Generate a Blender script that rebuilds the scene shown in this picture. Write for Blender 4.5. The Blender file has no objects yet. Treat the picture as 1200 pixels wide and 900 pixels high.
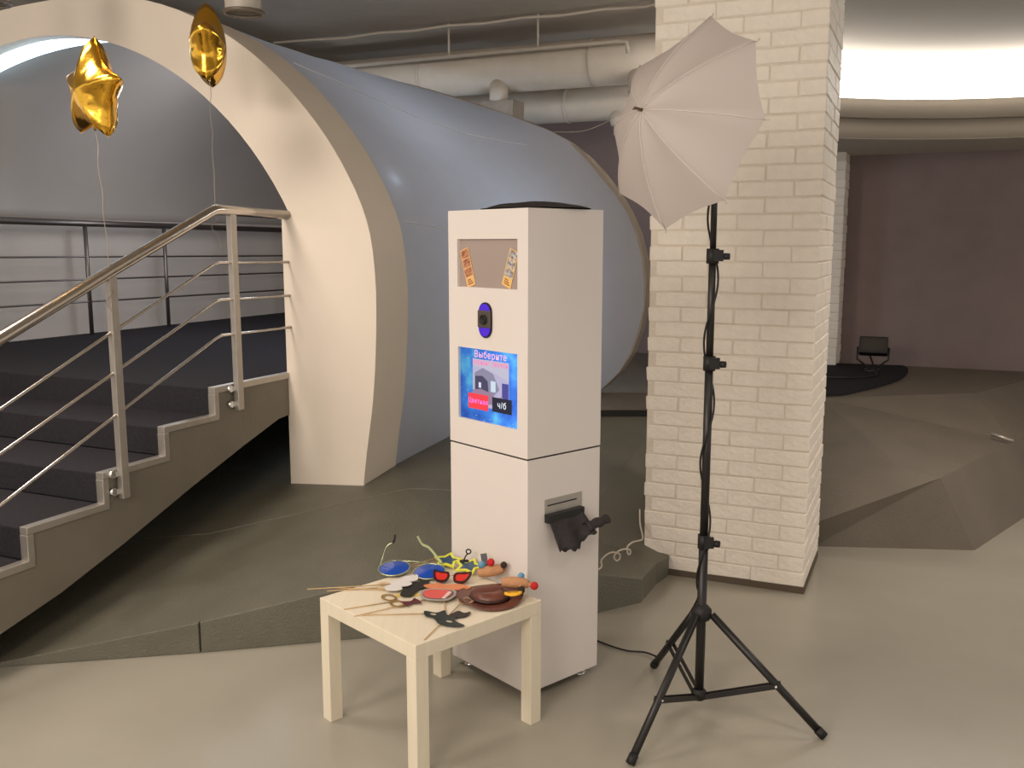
import bpy, bmesh, math, random
from mathutils import Vector, Matrix, Quaternion, noise
R = math.radians
rnd = random.Random(7)
scn = bpy.context.scene
col = scn.collection

# ------------------------------------------------------------------ camera, world, lights, exposure
cam_d = bpy.data.cameras.new('camera')
cam_d.sensor_fit = 'HORIZONTAL'; cam_d.sensor_width = 36.0; cam_d.lens = 33.0
cam_d.clip_start = 0.05; cam_d.clip_end = 100
cam = bpy.data.objects.new('camera', cam_d); col.objects.link(cam)
cam.location = (0, 0, 1.68); cam.rotation_euler = (R(90 - 8.53), 0, 0)
scn.camera = cam

w = bpy.data.worlds.new('world'); scn.world = w; w.use_nodes = True
w.node_tree.nodes['Background'].inputs['Color'].default_value = (1.0, 0.93, 0.86, 1)
w.node_tree.nodes['Background'].inputs['Strength'].default_value = 0.72

def area(name, loc, target, size, power, color, size_y=None, spread=180):
    d = bpy.data.lights.new(name, 'AREA'); d.energy = power; d.color = color
    d.shape = 'RECTANGLE' if size_y else 'DISK'; d.size = size
    if size_y: d.size_y = size_y
    d.spread = R(spread)
    o = bpy.data.objects.new(name, d); col.objects.link(o); o.location = loc
    o.rotation_euler = (Vector(target) - Vector(loc)).to_track_quat('-Z', 'Y').to_euler()
    return o
WARM = (1.0, 0.88, 0.77)
area('hall_lamp', (-1.8, -1.1, 2.9), (0.2, 4.2, 1.1), 1.5, 62, WARM)
area('hall_lamp', (-3.4, 0.6, 3.1), (-1.4, 5.0, 1.6), 1.2, 78, WARM)
area('down_lamp', (3.3, 4.3, 2.98), (3.1, 4.8, 0.0), 1.0, 22, WARM, spread=125)
area('down_lamp', (-0.8, 1.2, 3.25), (-0.8, 1.5, 0.0), 1.2, 9, WARM, spread=125)
area('down_lamp', (1.6, 1.6, 3.25), (1.6, 2.0, 0.0), 1.2, 8, WARM, spread=115)
area('down_lamp', (-2.4, 3.7, 3.25), (-2.3, 4.1, 0.0), 0.8, 24, WARM, spread=125)
def point(name, loc, power, color, r=0.1):
    d = bpy.data.lights.new(name, 'POINT'); d.energy = power; d.color = color; d.shadow_soft_size = r
    o = bpy.data.objects.new(name, d); col.objects.link(o); o.location = loc
    return o

scn.view_settings.view_transform = 'Standard'; scn.view_settings.look = 'None'
scn.view_settings.gamma = 1.0; scn.view_settings.use_curve_mapping = False
scn.view_settings.exposure = 0.30

# ------------------------------------------------------------------ helpers
def lin(r, g, b):
    f = lambda c: c / 12.92 if c <= 0.04045 else ((c + 0.055) / 1.055) ** 2.4
    return (f(r / 255), f(g / 255), f(b / 255), 1)

def mat(name, c, rough=0.5, metal=0.0, var=0.0, vscale=6.0, bump=0.0, bscale=60.0, emit=0.0, coat=0.0,
        trans=0.0, spec=0.5, c2=None, stretch=None, alpha=1.0):
    m = bpy.data.materials.new(name); m.use_nodes = True
    nt = m.node_tree; n = nt.nodes; l = nt.links
    b = n['Principled BSDF']
    b.inputs['Base Color'].default_value = c
    b.inputs['Roughness'].default_value = rough; b.inputs['Metallic'].default_value = metal
    b.inputs['Specular IOR Level'].default_value = spec
    b.inputs['Coat Weight'].default_value = coat
    b.inputs['Alpha'].default_value = alpha
    tc = n.new('ShaderNodeTexCoord'); mp = n.new('ShaderNodeMapping')
    l.new(tc.outputs['Object'], mp.inputs['Vector'])
    if stretch: mp.inputs['Scale'].default_value = stretch
    if var > 0 or c2:
        tx = n.new('ShaderNodeTexNoise'); tx.inputs['Scale'].default_value = vscale; tx.inputs['Detail'].default_value = 5
        l.new(mp.outputs['Vector'], tx.inputs['Vector'])
        rp = n.new('ShaderNodeValToRGB'); rp.color_ramp.elements[0].position = 0.3; rp.color_ramp.elements[1].position = 0.7
        d = c2 if c2 else tuple(x * (1 - var) for x in c[:3]) + (1,)
        e = c if c2 else tuple(min(1, x * (1 + var)) for x in c[:3]) + (1,)
        rp.color_ramp.elements[0].color = d; rp.color_ramp.elements[1].color = e
        l.new(tx.outputs['Fac'], rp.inputs['Fac']); l.new(rp.outputs['Color'], b.inputs['Base Color'])
        if emit: l.new(rp.outputs['Color'], b.inputs['Emission Color'])
    if bump > 0:
        t2 = n.new('ShaderNodeTexNoise'); t2.inputs['Scale'].default_value = bscale; t2.inputs['Detail'].default_value = 3
        l.new(mp.outputs['Vector'], t2.inputs['Vector'])
        bp = n.new('ShaderNodeBump'); bp.inputs['Strength'].default_value = bump; bp.inputs['Distance'].default_value = 0.02
        l.new(t2.outputs['Fac'], bp.inputs['Height']); l.new(bp.outputs['Normal'], b.inputs['Normal'])
    if emit:
        if not (var > 0 or c2): b.inputs['Emission Color'].default_value = c
        b.inputs['Emission Strength'].default_value = emit
    if trans > 0:
        tr = n.new('ShaderNodeBsdfTranslucent'); tr.inputs['Color'].default_value = c
        mx = n.new('ShaderNodeMixShader'); mx.inputs['Fac'].default_value = trans
        l.new(b.outputs['BSDF'], mx.inputs[1]); l.new(tr.outputs['BSDF'], mx.inputs[2])
        l.new(mx.outputs['Shader'], n['Material Output'].inputs['Surface'])
    return m

class MB:
    def __init__(s): s.v = []; s.f = []; s.sm = []; s.mi = []
    def add(s, vs, fs, smooth=False, mi=0):
        k = len(s.v); s.v += [Vector(p) for p in vs]
        for f in fs: s.f.append([i + k for i in f]); s.sm.append(smooth); s.mi.append(mi)
        return s
    def hexa(s, p, mi=0):
        return s.add(p, [(0,3,2,1),(4,5,6,7),(0,1,5,4),(1,2,6,5),(2,3,7,6),(3,0,4,7)], mi=mi)
    def box(s, x0, x1, y0, y1, z0, z1, M=None, mi=0):
        p = [Vector(q) for q in ((x0,y0,z0),(x1,y0,z0),(x1,y1,z0),(x0,y1,z0),(x0,y0,z1),(x1,y0,z1),(x1,y1,z1),(x0,y1,z1))]
        if M is not None: p = [M @ q for q in p]
        return s.hexa(p, mi)
    def prism(s, poly, d, mi=0, smooth=False):
        n = len(poly); d = Vector(d); a = [Vector(p) for p in poly]; b = [p + d for p in a]
        s.add(a + b, [list(range(n))[::-1], list(range(n, 2 * n))], mi=mi)
        s.add(a + b, [(i, (i + 1) % n, n + (i + 1) % n, n + i) for i in range(n)], smooth, mi)
        return s
    def tube(s, path, r, n=8, caps=True, closed=False, mi=0):
        path = [Vector(p) for p in path]; m = len(path)
        rr = r if isinstance(r, (list, tuple)) else [r] * m
        T = []
        for i in range(m):
            if closed: t = path[(i + 1) % m] - path[i - 1]
            else: t = path[min(i + 1, m - 1)] - path[max(i - 1, 0)]
            T.append(t.normalized() if t.length > 1e-9 else Vector((0, 0, 1)))
        ref = Vector((0, 0, 1)) if abs(T[0].z) < 0.9 else Vector((1, 0, 0))
        nrm = T[0].cross(ref).normalized(); vs = []
        for i in range(m):
            nrm = (nrm - T[i] * nrm.dot(T[i])).normalized(); b = T[i].cross(nrm)
            for k in range(n):
                an = 2 * math.pi * k / n
                vs.append(path[i] + (nrm * math.cos(an) + b * math.sin(an)) * rr[i])
        fs = []
        for i in range(m if closed else m - 1):
            j = (i + 1) % m
            for k in range(n):
                k2 = (k + 1) % n; fs.append((i * n + k, i * n + k2, j * n + k2, j * n + k))
        k0 = len(s.v)
        s.add(vs, fs, True, mi)
        if caps and not closed:
            s.f.append([k0 + k for k in range(n)][::-1]); s.sm.append(False); s.mi.append(mi)
            s.f.append([k0 + (m - 1) * n + k for k in range(n)]); s.sm.append(False); s.mi.append(mi)
        return s
    def lathe(s, prof, n=24, M=None, mi=0):
        vs = []
        for r, z in prof:
            for k in range(n):
                an = 2 * math.pi * k / n; vs.append(Vector((max(r, 1e-4) * math.cos(an), max(r, 1e-4) * math.sin(an), z)))
        if M is not None: vs = [M @ v for v in vs]
        fs = []
        for i in range(len(prof) - 1):
            for k in range(n):
                k2 = (k + 1) % n; fs.append((i * n + k, i * n + k2, (i + 1) * n + k2, (i + 1) * n + k))
        return s.add(vs, fs, True, mi)
    def grid(s, fn, nu, nv, smooth=True, mi=0, closed_u=False):
        vs = [Vector(fn(i / (nu if closed_u else nu - 1), j / (nv - 1))) for j in range(nv) for i in range(nu)]
        fs = []
        for j in range(nv - 1):
            for i in range(nu if closed_u else nu - 1):
                i2 = (i + 1) % nu; fs.append((j * nu + i, j * nu + i2, (j + 1) * nu + i2, (j + 1) * nu + i))
        return s.add(vs, fs, smooth, mi)
    def build(s, name, m, parent=None, origin=None, bevel=0.0, M=None, solid=0.0, fix=True, bseg=2):
        """ONE mesh object. M: matrix applied to all vertices (local frame -> world)."""
        vs = [M @ v for v in s.v] if M is not None else list(s.v)
        if parent is not None: org = Vector(parent['_o'])
        elif origin is not None: org = Vector(origin)
        else:
            org = Vector((sum(v.x for v in vs) / len(vs), sum(v.y for v in vs) / len(vs), min(v.z for v in vs)))
        me = bpy.data.meshes.new(name)
        me.from_pydata([tuple(v - org) for v in vs], [], s.f)
        me.polygons.foreach_set('use_smooth', s.sm); me.polygons.foreach_set('material_index', s.mi)
        for mm in (m if isinstance(m, (list, tuple)) else [m]): me.materials.append(mm)
        if fix:
            bm = bmesh.new(); bm.from_mesh(me)
            bmesh.ops.remove_doubles(bm, verts=bm.verts, dist=1e-5)
            bmesh.ops.recalc_face_normals(bm, faces=bm.faces)
            bm.to_mesh(me); bm.free()
        me.update()
        o = bpy.data.objects.new(name, me); col.objects.link(o)
        o['_o'] = list(org)
        if parent is not None: o.parent = parent; o.location = org - Vector(parent['_o'])
        else: o.location = org
        if solid:
            q = o.modifiers.new('solid', 'SOLIDIFY'); q.thickness = solid; q.offset = 0
        if bevel:
            q = o.modifiers.new('bevel', 'BEVEL'); q.width = bevel; q.segments = bseg; q.limit_method = 'ANGLE'; q.angle_limit = R(40)
        return o

def tag(o, label=None, cat=None, group=None, kind=None):
    if label: o['label'] = label
    if cat: o['category'] = cat
    if group: o['group'] = group
    if kind: o['kind'] = kind
    return o
def thing(name, label, cat, loc, group=None):
    o = bpy.data.objects.new(name, None); o.empty_display_size = 0.1; col.objects.link(o)
    o.location = loc; o['_o'] = list(loc)
    return tag(o, label, cat, group)
def structure(o, label=None): return tag(o, label, None, None, 'structure')
def frame(o, x, y, z):
    M = Matrix.Identity(4)
    for i, a in enumerate((x, y, z)): M.col[i][:3] = Vector(a)
    M.col[3][:3] = Vector(o); return M
def spline(pts, k=6, closed=False):
    P = [Vector(p) for p in pts]; n = len(P); out = []
    for i in range(n if closed else n - 1):
        if closed: p0, p1, p2, p3 = P[i - 1], P[i], P[(i + 1) % n], P[(i + 2) % n]
        else: p0, p1, p2, p3 = P[max(i - 1, 0)], P[i], P[i + 1], P[min(i + 2, n - 1)]
        for j in range(k):
            t = j / k
            out.append(0.5 * (2 * p1 + (p2 - p0) * t + (2 * p0 - 5 * p1 + 4 * p2 - p3) * t * t + (3 * p1 - p0 - 3 * p2 + p3) * t ** 3))
    if not closed: out.append(P[-1])
    return out

# the hall's grid is turned 24 degrees from the camera: s runs along the arch, t into the tunnel
AZ = R(24)
U = Vector((math.cos(AZ), -math.sin(AZ), 0)); A = Vector((math.sin(AZ), math.cos(AZ), 0)); Z = Vector((0, 0, 1))
P0 = Vector((-0.82, 5.0, 0))
def W(s, t, z): return P0 + U * s + A * t + Z * z
MW = frame(P0, U, A, Z)

# ------------------------------------------------------------------ materials
M = {}
M['floor'] = mat('floor_paint', lin(162, 157, 144), 0.26, var=0.06, vscale=1.6, bump=0.04, bscale=9, spec=0.5)
M['ramp'] = mat('ramp_paint', lin(106, 103, 90), 0.42, var=0.10, vscale=5, bump=0.35, bscale=130)
M['podium'] = mat('podium_paint', lin(112, 104, 92), 0.5, var=0.08, vscale=4, bump=0.3, bscale=130)
M['ceil'] = mat('ceiling_paint', lin(188, 180, 168), 0.8, var=0.04, bump=0.1, bscale=30)
M['duct'] = mat('duct_paint', lin(192, 182, 168), 0.55, var=0.05, vscale=8, bump=0.05, bscale=20)
M['dark_wall'] = mat('dark_wall', lin(138, 121, 118), 0.85, var=0.05)
M['panel_wall'] = mat('pale_wall', lin(196, 186, 178), 0.6, var=0.03, vscale=2)
M['vault'] = mat('vault', lin(164, 156, 150), 0.45, var=0.03, vscale=2)
M['arch'] = mat('arch_paint', lin(238, 226, 210), 0.55, var=0.02, vscale=3, bump=0.04, bscale=25)
M['fabric'] = mat('white_fabric', lin(184, 183, 187), 0.8, trans=0.4, var=0.03, vscale=9, bump=0.08, bscale=18)
M['brick'] = mat('white_brick_paint', lin(242, 233, 220), 0.6, var=0.035, vscale=14, bump=0.35, bscale=45)
M['mortar'] = mat('painted_mortar', lin(226, 215, 200), 0.8, var=0.05, bump=0.4, bscale=60)
M['carpet'] = mat('charcoal_carpet', lin(50, 48, 52), 0.95, var=0.15, vscale=60, bump=0.5, bscale=300, spec=0.15)
M['steel'] = mat('brushed_steel', lin(205, 198, 190), 0.22, metal=1.0, var=0.03, vscale=30)
M['steel_dull'] = mat('dull_steel', lin(188, 182, 174), 0.42, metal=0.85, var=0.05, vscale=20)
M['chrome'] = mat('chrome', lin(225, 225, 225), 0.08, metal=1.0)
M['stringer'] = mat('stringer_paint', lin(122, 115, 102), 0.45, var=0.06, vscale=5, bump=0.1, bscale=60)
M['white'] = mat('white_laminate', lin(230, 222, 216), 0.33, var=0.008, vscale=3)
M['seam'] = mat('dark_seam', lin(50, 46, 42), 0.8)
M['black'] = mat('black_powder_coat', lin(30, 27, 26), 0.4, var=0.1, vscale=40)
M['blackcloth'] = mat('black_cloth', lin(44, 38, 38), 0.7, var=0.12, vscale=30, bump=0.3, bscale=80)
M['rubber'] = mat('black_rubber', lin(22, 20, 20), 0.6)
M['table'] = mat('birch_veneer', lin(230, 219, 196), 0.42, var=0.03, vscale=5, stretch=(14, 1, 1))
M['umb'] = mat('umbrella_nylon', lin(222, 212, 206), 0.5, trans=0.45, var=0.02, vscale=5, bump=0.05, bscale=12)
M['gold'] = mat('gold_foil', lin(245, 190, 70), 0.2, metal=1.0, bump=0.2, bscale=14)
M['ribbon'] = mat('clear_ribbon', lin(150, 138, 118), 0.3, spec=0.6)
M['led'] = mat('cool_led', (0.62, 0.84, 1.0, 1), 0.5, emit=4.0)
M['cove'] = mat('cove_light', (1.0, 0.95, 0.89, 1), 0.5, emit=6.0)
M['grey_acrylic'] = mat('grey_acrylic', lin(168, 152, 144), 0.3, var=0.03, vscale=4)

# ------------------------------------------------------------------ floor, ceiling, back wall
structure(MB().box(-9, 9, -4, 10.5, -0.1, 0).build('floor', M['floor']))
structure(MB().box(-9, 9, -4, 10.5, 3.3, 3.42).build('ceiling', M['ceil']))
structure(MB().box(-6.5, 8.0, 4.6, 4.75, 0, 3.3, MW).build('wall_back', M['dark_wall']))
structure(MB().box(-3.62, -3.46, -4.5, 4.6, 0, 1.865, MW).build('wall_left', M['panel_wall']))
# grey vault over the landing: springs from the pale wall and curls over to the crown
b = MB()
def vault(uu, vv):
    an = R(180) - R(92) * uu
    return (-1.95 + 1.56 * math.cos(an), 0.20 + 4.40 * vv, 1.86 + 1.23 * math.sin(an))
b.grid(vault, 26, 8)
structure(b.build('ceiling_vault', M['vault'], M=MW, solid=0.02, fix=False), 'grey curved vault lining inside the arch above the rear railing')

# ------------------------------------------------------------------ arch portal and tunnel cover
right = [(0.0, 0.30), (0.035, 0.557), (0.081, 0.842), (0.108, 1.165), (0.112, 1.50), (0.066, 1.80), (-0.081, 2.1),
         (-0.286, 2.371), (-0.553, 2.629), (-0.86, 2.835), (-1.242, 3.0), (-1.65, 3.09), (-2.1, 3.11)]
rs = [tuple(p)[:2] for p in spline([(p[0], p[1], 0) for p in right], 4)]
outer = rs + [(-4.2 - s, z) for s, z in rs[-2::-1]]
inner = [(-0.478, 0.30), (-0.478, 1.818), (-0.418, 1.822)]
for k in range(0, 41):
    an = R(27.8) + (math.pi - 2 * R(27.8)) * k / 40
    inner.append((-2.222 + 2.042 * math.cos(an), 0.869 + 2.042 * math.sin(an)))
inner += [(-4.026, 1.818), (-3.9, 1.818), (-3.9, 0.30)]
b = MB(); n1, n2 = len(outer), len(inner)
# front face split into strips between the two outlines
def resample(pl, n):
    L = [0]
    for i in range(1, len(pl)): L.append(L[-1] + math.hypot(pl[i][0] - pl[i - 1][0], pl[i][1] - pl[i - 1][1]))
    out = []
    for k in range(n):
        d = L[-1] * k / (n - 1); i = 1
        while i < len(L) - 1 and L[i] < d: i += 1
        f = (d - L[i - 1]) / max(1e-9, L[i] - L[i - 1])
        out.append((pl[i - 1][0] + (pl[i][0] - pl[i - 1][0]) * f, pl[i - 1][1] + (pl[i][1] - pl[i - 1][1]) * f))
    return out
ring = outer + inner[::-1]
b.prism([(s, 0, z) for s, z in ring], (0, 0.10, 0))
shell = [(-2.1 + (s + 2.1) * 0.955, 0.3 + (z - 0.3) * 0.975) for s, z in outer]
b.prism([(s, 0.098, z) for s, z in outer + shell[::-1]], (0, 0.232, 0))
arch = structure(b.build('arch_portal', M['arch'], M=MW, bevel=0.006, fix=True), 'cream arch portal at the head of the stairs')

# cool light strip curving under the crown of the arch
b = MB(); lo, up = [], []
for k in range(25):
    s = -2.98 + 1.48 * k / 24
    z = -0.351 + math.sqrt(3.2375 ** 2 - (s + 1.988) ** 2)
    lo.append((s, 0.16, z)); up.append((s, 0.16, z + 0.085))
for k in range(24):
    b.hexa([lo[k], lo[k+1], up[k+1], up[k]] + [(p[0], 0.19, p[2]) for p in (lo[k], lo[k+1], up[k+1], up[k])])
tag(b.build('light_strip', M['led'], M=MW), 'bluish white glowing light strip curving under the top of the arch', 'light')
d = point('tunnel_fill', tuple(W(-2.2, 1.5, 2.3)), 17, (0.92, 0.95, 1.0), 0.3)  # added fill without a fixture, lifts the vault and landing
d = point('tunnel_fill', tuple(W(-0.7, 1.2, 2.0)), 11, (0.72, 0.84, 1.0), 0.15)  # added unseen point, bluish light from behind the fabric
d = point('tunnel_fill', tuple(W(0.0, 1.62, 1.35)), 15, (0.62, 0.79, 1.0), 0.15)  # added unseen point, turns the fabric by the hoop bluish
d = point('tunnel_fill', tuple(W(-0.06, 0.46, 2.02)), 0.12, (0.6, 0.8, 1.0), 0.05)  # tiny added point for the bluish spot showing through the fabric

tun = thing('tunnel_cover', 'white fabric tunnel stretched from the arch back to a round hoop', 'tunnel', tuple(W(-0.6, 1.1, 0.36)))
arch_p = resample([(0.0, 0.36)] + outer[2:-2] + [(-4.2, 0.36)], 61)
hoop_r = [(0.42, 0.54), (0.70, 0.66), (0.93, 0.95), (1.01, 1.40), (0.90, 1.85), (0.56, 2.28), (0.18, 2.50), (-0.25, 2.66), (-0.75, 2.82), (-1.3, 2.95), (-2.1, 3.02)]
hs = [tuple(p)[:2] for p in spline([(p[0], p[1], 0) for p in hoop_r], 5)]
hoop_p = resample(hs + [(-4.2 - s, z) for s, z in hs[-2::-1]], 61)
def sheet(i, t):
    """profile point i at fraction t between the arch and the hoop: slack between the two, flaring at the hoop"""
    f = 0.42 * t + 0.58 * t ** 5
    (s0, z0), (s1, z1) = arch_p[i], hoop_p[i]
    s, z = s0 + (s1 - s0) * f, z0 + (z1 - z0) * f
    bow = math.sin(math.pi * min(1, t)) * 0.02
    cs, cz = -2.1, 1.2
    L = math.hypot(s - cs, z - cz)
    wr = 0.020 * noise.noise(Vector((i * 0.45, t * 2.2, 3.1))) * math.sin(math.pi * t) + 0.009 * noise.noise(Vector((i * 1.1 + t * 5, t * 1.2, 9)))
    fold = i - (19.5 - 5.0 * t)
    wr += 0.022 * math.exp(-(fold / 0.9) ** 2) * min(1, t * 6) - 0.012 * math.exp(-((fold + 2.2) / 1.6) ** 2) * min(1, t * 6)
    k = 1 - (bow - wr) / L
    return (cs + (s - cs) * k - 0.006, 0.32 + 1.68 * t, cz + (z - cz) * k - 0.004)
b = MB()
nT = 28
b.add([sheet(i, j / nT) for j in range(nT + 1) for i in range(61)],
      [(j * 61 + i, j * 61 + i + 1, (j + 1) * 61 + i + 1, (j + 1) * 61 + i) for j in range(nT) for i in range(60)], True)
b.build('fabric_cover', M['fabric'], tun, M=MW, fix=False)
b = MB()
hin = [(-2.1 + (s + 2.1) * 0.985, 1.2 + (z - 1.2) * 0.985) for s, z in hoop_p]
b.prism([(s, 1.995, z) for s, z in hoop_p + hin[::-1]], (0, 0.11, 0))
b.build('hoop', mat('hoop_board', lin(150, 138, 124), 0.7), tun, M=MW)
# seam stitched along the sheet
def sheet_f(f, t):
    i0 = int(f); p, q = Vector(sheet(i0, t)), Vector(sheet(i0 + 1, t)); return p + (q - p) * (f - i0)
for f0, f1 in ((19.0, 14.2), (10.5, 9.0)):
    b = MB(); b.tube([sheet_f(f0 + (f1 - f0) * k / 24, 0.04 + 0.84 * k / 24) + Vector((0.006, 0, 0.004)) for k in range(25)], 0.0026, 5)
    b.build('seam', mat('seam_tape', lin(252, 250, 250), 0.7, trans=0.5), tun, M=MW)

# ------------------------------------------------------------------ staircase
st = thing('staircase', 'charcoal carpeted staircase with steel edged side rising into the arch', 'stairs', tuple(W(-1.9, -1.5, 0)))
RISE = 0.96 / 7
nose = [-0.60 - 0.36 * 0 - 0, -0.95, -1.32, -1.71, -2.08, -2.45, -2.82]
for k in range(1, 7):
    zt = 0.96 - RISE * k
    b = MB()
    b.box(-3.42, -0.50, nose[k], nose[k - 1] + 0.012, zt - RISE + 0.002 if k < 6 else 0.0, zt)
    b.build('step', M['carpet'], st, M=MW, bevel=0.006)
b = MB(); b.box(-3.42, -0.50, nose[0], 4.58, 0.80, 0.96)
b.build('landing', M['carpet'], st, M=MW, bevel=0.006)
# side plate
prof = []
for k in range(0, 7):
    zt = 0.96 - RISE * k
    prof += [(nose[k - 1] if k else 0.9, zt), (nose[k], zt)]
bottom = [(-2.82, 0.0), (-2.32, 0.0), (-1.876, 0.160), (-1.572, 0.232), (-1.22, 0.344), (-0.776, 0.502), (-0.389, 0.63), (-0.098, 0.72), (0.9, 0.80)]
b = MB(); b.prism([(-0.50, t, z - 0.004) for t, z in prof] + [(-0.50, t, z) for t, z in bottom], (0.03, 0, 0))
b.build('stringer', M['stringer'], st, M=MW)
b = MB(); b.prism([(-3.40, t, z + 0.01) for t, z in bottom] + [(-3.40, 0.9, 0.86), (-3.40, -0.6, 0.7), (-3.40, -2.6, 0.02)], (2.89, 0, 0))
b.build('soffit', M['stringer'], st, M=MW)
# steel edge: one strip per tread and riser
for k in range(0, 7):
    zt = 0.96 - RISE * k; tb = nose[k - 1] if k else 0.6
    b = MB(); b.box(-0.505, -0.462, nose[k] - 0.003, tb + (0.025 if k else 0), zt - 0.026, zt + 0.006)
    b.build('edge_strip', M['steel_dull'], st, M=MW, bevel=0.003)
    b = MB(); b.box(-0.505, -0.462, nose[k] - 0.005, nose[k] + 0.027, zt - RISE, zt - 0.026)
    b.build('edge_strip', M['steel_dull'], st, M=MW, bevel=0.003)

# front railing
fr = thing('stair_railing', 'polished steel railing climbing along the near edge of the stairs', 'railing', tuple(W(-0.44, -1.5, 0.3)))
RS = -0.44
def rl(pts): return [W(RS, t, z) for t, z in pts]
b = MB(); b.tube(rl([(-2.85, 0.865), (-1.771, 1.325), (-1.242, 1.556), (-0.60, 1.828), (-0.575, 1.838), (-0.54, 1.842), (0.015, 1.832)]), 0.026, 14)
b.build('handrail', M['steel'], fr)
for pts in ([(-2.80, 0.625), (-1.796, 1.056), (-1.254, 1.295), (-0.60, 1.575), (-0.56, 1.584), (0.0, 1.578)],
            [(-2.80, 0.45), (-1.811, 0.885), (-1.264, 1.115), (-0.60, 1.392), (-0.56, 1.40), (0.0, 1.395)],
            [(-2.80, 0.265), (-1.514, 0.822), (-1.26, 0.932), (-0.60, 1.213), (-0.56, 1.224), (0.0, 1.221)]):
    b = MB(); b.tube(rl(pts), 0.0075, 8); b.build('rail', M['steel'], fr)
for t, z0, z1 in ((-1.232, 0.56, 1.545), (-0.45, 0.83, 1.83), (-2.0, 0.26, 1.21), (-2.74, 0.0, 0.90)):
    b = MB(); b.box(RS - 0.016, RS + 0.016, t - 0.021, t + 0.021, z0, z1)
    po = b.build('post', M['steel_dull'], fr, M=MW, bevel=0.003)
    if z0 > 0.1:
        for dz in (0.035, 0.115):
            b = MB(); b.tube([W(-0.475, t - 0.045, z0 + dz), W(RS - 0.005, t - 0.045, z0 + dz)], 0.017, 12)
            b.box(RS - 0.012, RS - 0.004, t - 0.05, t + 0.01, z0 + dz - 0.012, z0 + dz + 0.012, MW)
            b.build('standoff', M['chrome'], po)
# rear railing
rr_ = thing('landing_railing', 'dark tubular railing along the far side of the carpeted landing', 'railing', tuple(W(-3.3, 2.0, 0.96)))
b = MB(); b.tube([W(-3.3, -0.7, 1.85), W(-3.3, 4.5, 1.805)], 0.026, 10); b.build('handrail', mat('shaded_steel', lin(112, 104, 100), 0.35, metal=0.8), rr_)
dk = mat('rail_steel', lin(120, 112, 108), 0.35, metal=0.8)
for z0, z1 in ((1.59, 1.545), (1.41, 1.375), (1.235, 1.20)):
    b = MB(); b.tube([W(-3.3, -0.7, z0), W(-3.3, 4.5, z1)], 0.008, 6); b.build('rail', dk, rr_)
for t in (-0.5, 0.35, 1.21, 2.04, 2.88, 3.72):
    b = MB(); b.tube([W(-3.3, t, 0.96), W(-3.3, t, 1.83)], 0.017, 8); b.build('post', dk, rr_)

# ------------------------------------------------------------------ ramp and podium (painted, faceted)
def zr(x, y): return max(0.02, 0.02 + 0.1425 * (x + 2.0) + 0.1268 * (y - 3.6))
ramp = bpy.data.objects.new('ramp', None); col.objects.link(ramp); ramp['_o'] = [0, 0, 0]
structure(ramp, 'dark grey painted ramp rising behind the table and under the arch')
def slab(name, top, m, parent, bev=0.006, zb=0.0):
    b = MB(); n = len(top)
    b.add([Vector(p) for p in top] + [Vector((p[0], p[1], zb)) for p in top],
          [list(range(n)), list(range(n, 2 * n))[::-1]] + [(i, (i + 1) % n, n + (i + 1) % n, n + i) for i in range(n)])
    return b.build(name, m, parent, bevel=bev)
def rp(x, y, dz=0): return (x, y, zr(x, y) + dz)
# seam across the ramp from left of the arch foot to behind the booth
slab('slab', [rp(-2.35, 3.50), rp(-2.049, 3.55), rp(-1.295, 3.682), rp(-1.292, 3.70), rp(-1.287, 3.684), rp(-0.80, 3.792), rp(-0.564, 3.847), (-0.2, 3.94, 0.30), (0.02, 4.75, 0.40), rp(-0.55, 4.86), rp(-1.543, 4.62), rp(-3.6, 4.72)], M['ramp'], ramp, 0.003)
slab('slab', [rp(-3.6, 4.723, .001), rp(-1.55, 4.624, .001), rp(-0.55, 4.864, .001), (0.02, 4.754, 0.401), (0.1, 6.04, 0.56), (-0.3, 6.9, 0.62), rp(-3.3, 6.6)], M['ramp'], ramp, 0.003)
b = MB()
V = [(-0.2,3.94,0.30),(0.381,4.102,0.192),(0.611,4.236,0.118),(0.715,4.472,0.111),(0.80,4.60,0.10),(0.02,4.75,0.40),(0.30,4.58,0.215),(0.60,4.60,0.135),(0.82,4.66,0.10),(0.1,6.04,0.56),(0.99,6.04,0.56)]
G = [(p[0], p[1], 0) for p in V]
n = len(V)
b.add(V + G, [(0,1,6),(0,6,5),(1,2,7,6),(2,3,7),(3,4,8,7),(5,6,9),(6,7,10,9),(7,8,10),(0,1,1+n,n),(1,2,2+n,1+n),(2,3,3+n,2+n),(3,4,4+n,3+n)])
b.build('slab', M['ramp'], ramp, bevel=0.006)

pod = bpy.data.objects.new('podium', None); col.objects.link(pod); pod['_o'] = [0, 0, 0]
structure(pod, 'faceted brown grey podium behind the brick pillar')
V = dict(F0a=(1.2,5.11,0),F0=(1.69,5.07,0),F1=(2.558,4.997,0),F2=(5.0,7.5,0),T0a=(1.2,5.12,.02),T0=(1.67,5.017,.15),T1=(2.363,5.043,.40),T2=(3.281,6.025,.398),
         T3=(4.6,7.38,.40),Mm=(2.192,5.159,.425),N=(1.45,5.35,.27),L1=(0.96,6.04,.6),R2=(2.14,6.4,.62),R3=(3.3,6.62,.62),R4=(4.7,7.9,.62))
ks = list(V); ix = {k: i for i, k in enumerate(ks)}
b = MB()
b.add([V[k] for k in ks], [[ix[q] for q in f.split()] for f in ('F0a F0 T0 T0a','F0 F1 T1 T0','F1 T2 T1','F1 F2 T3 T2','T0 T1 Mm N','T0a T0 N','N Mm R2 L1','T0a N L1','Mm T1 T2 R3 R2','T2 T3 R4 R3')])
b.build('sloped_side', M['podium'], pod)
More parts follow.
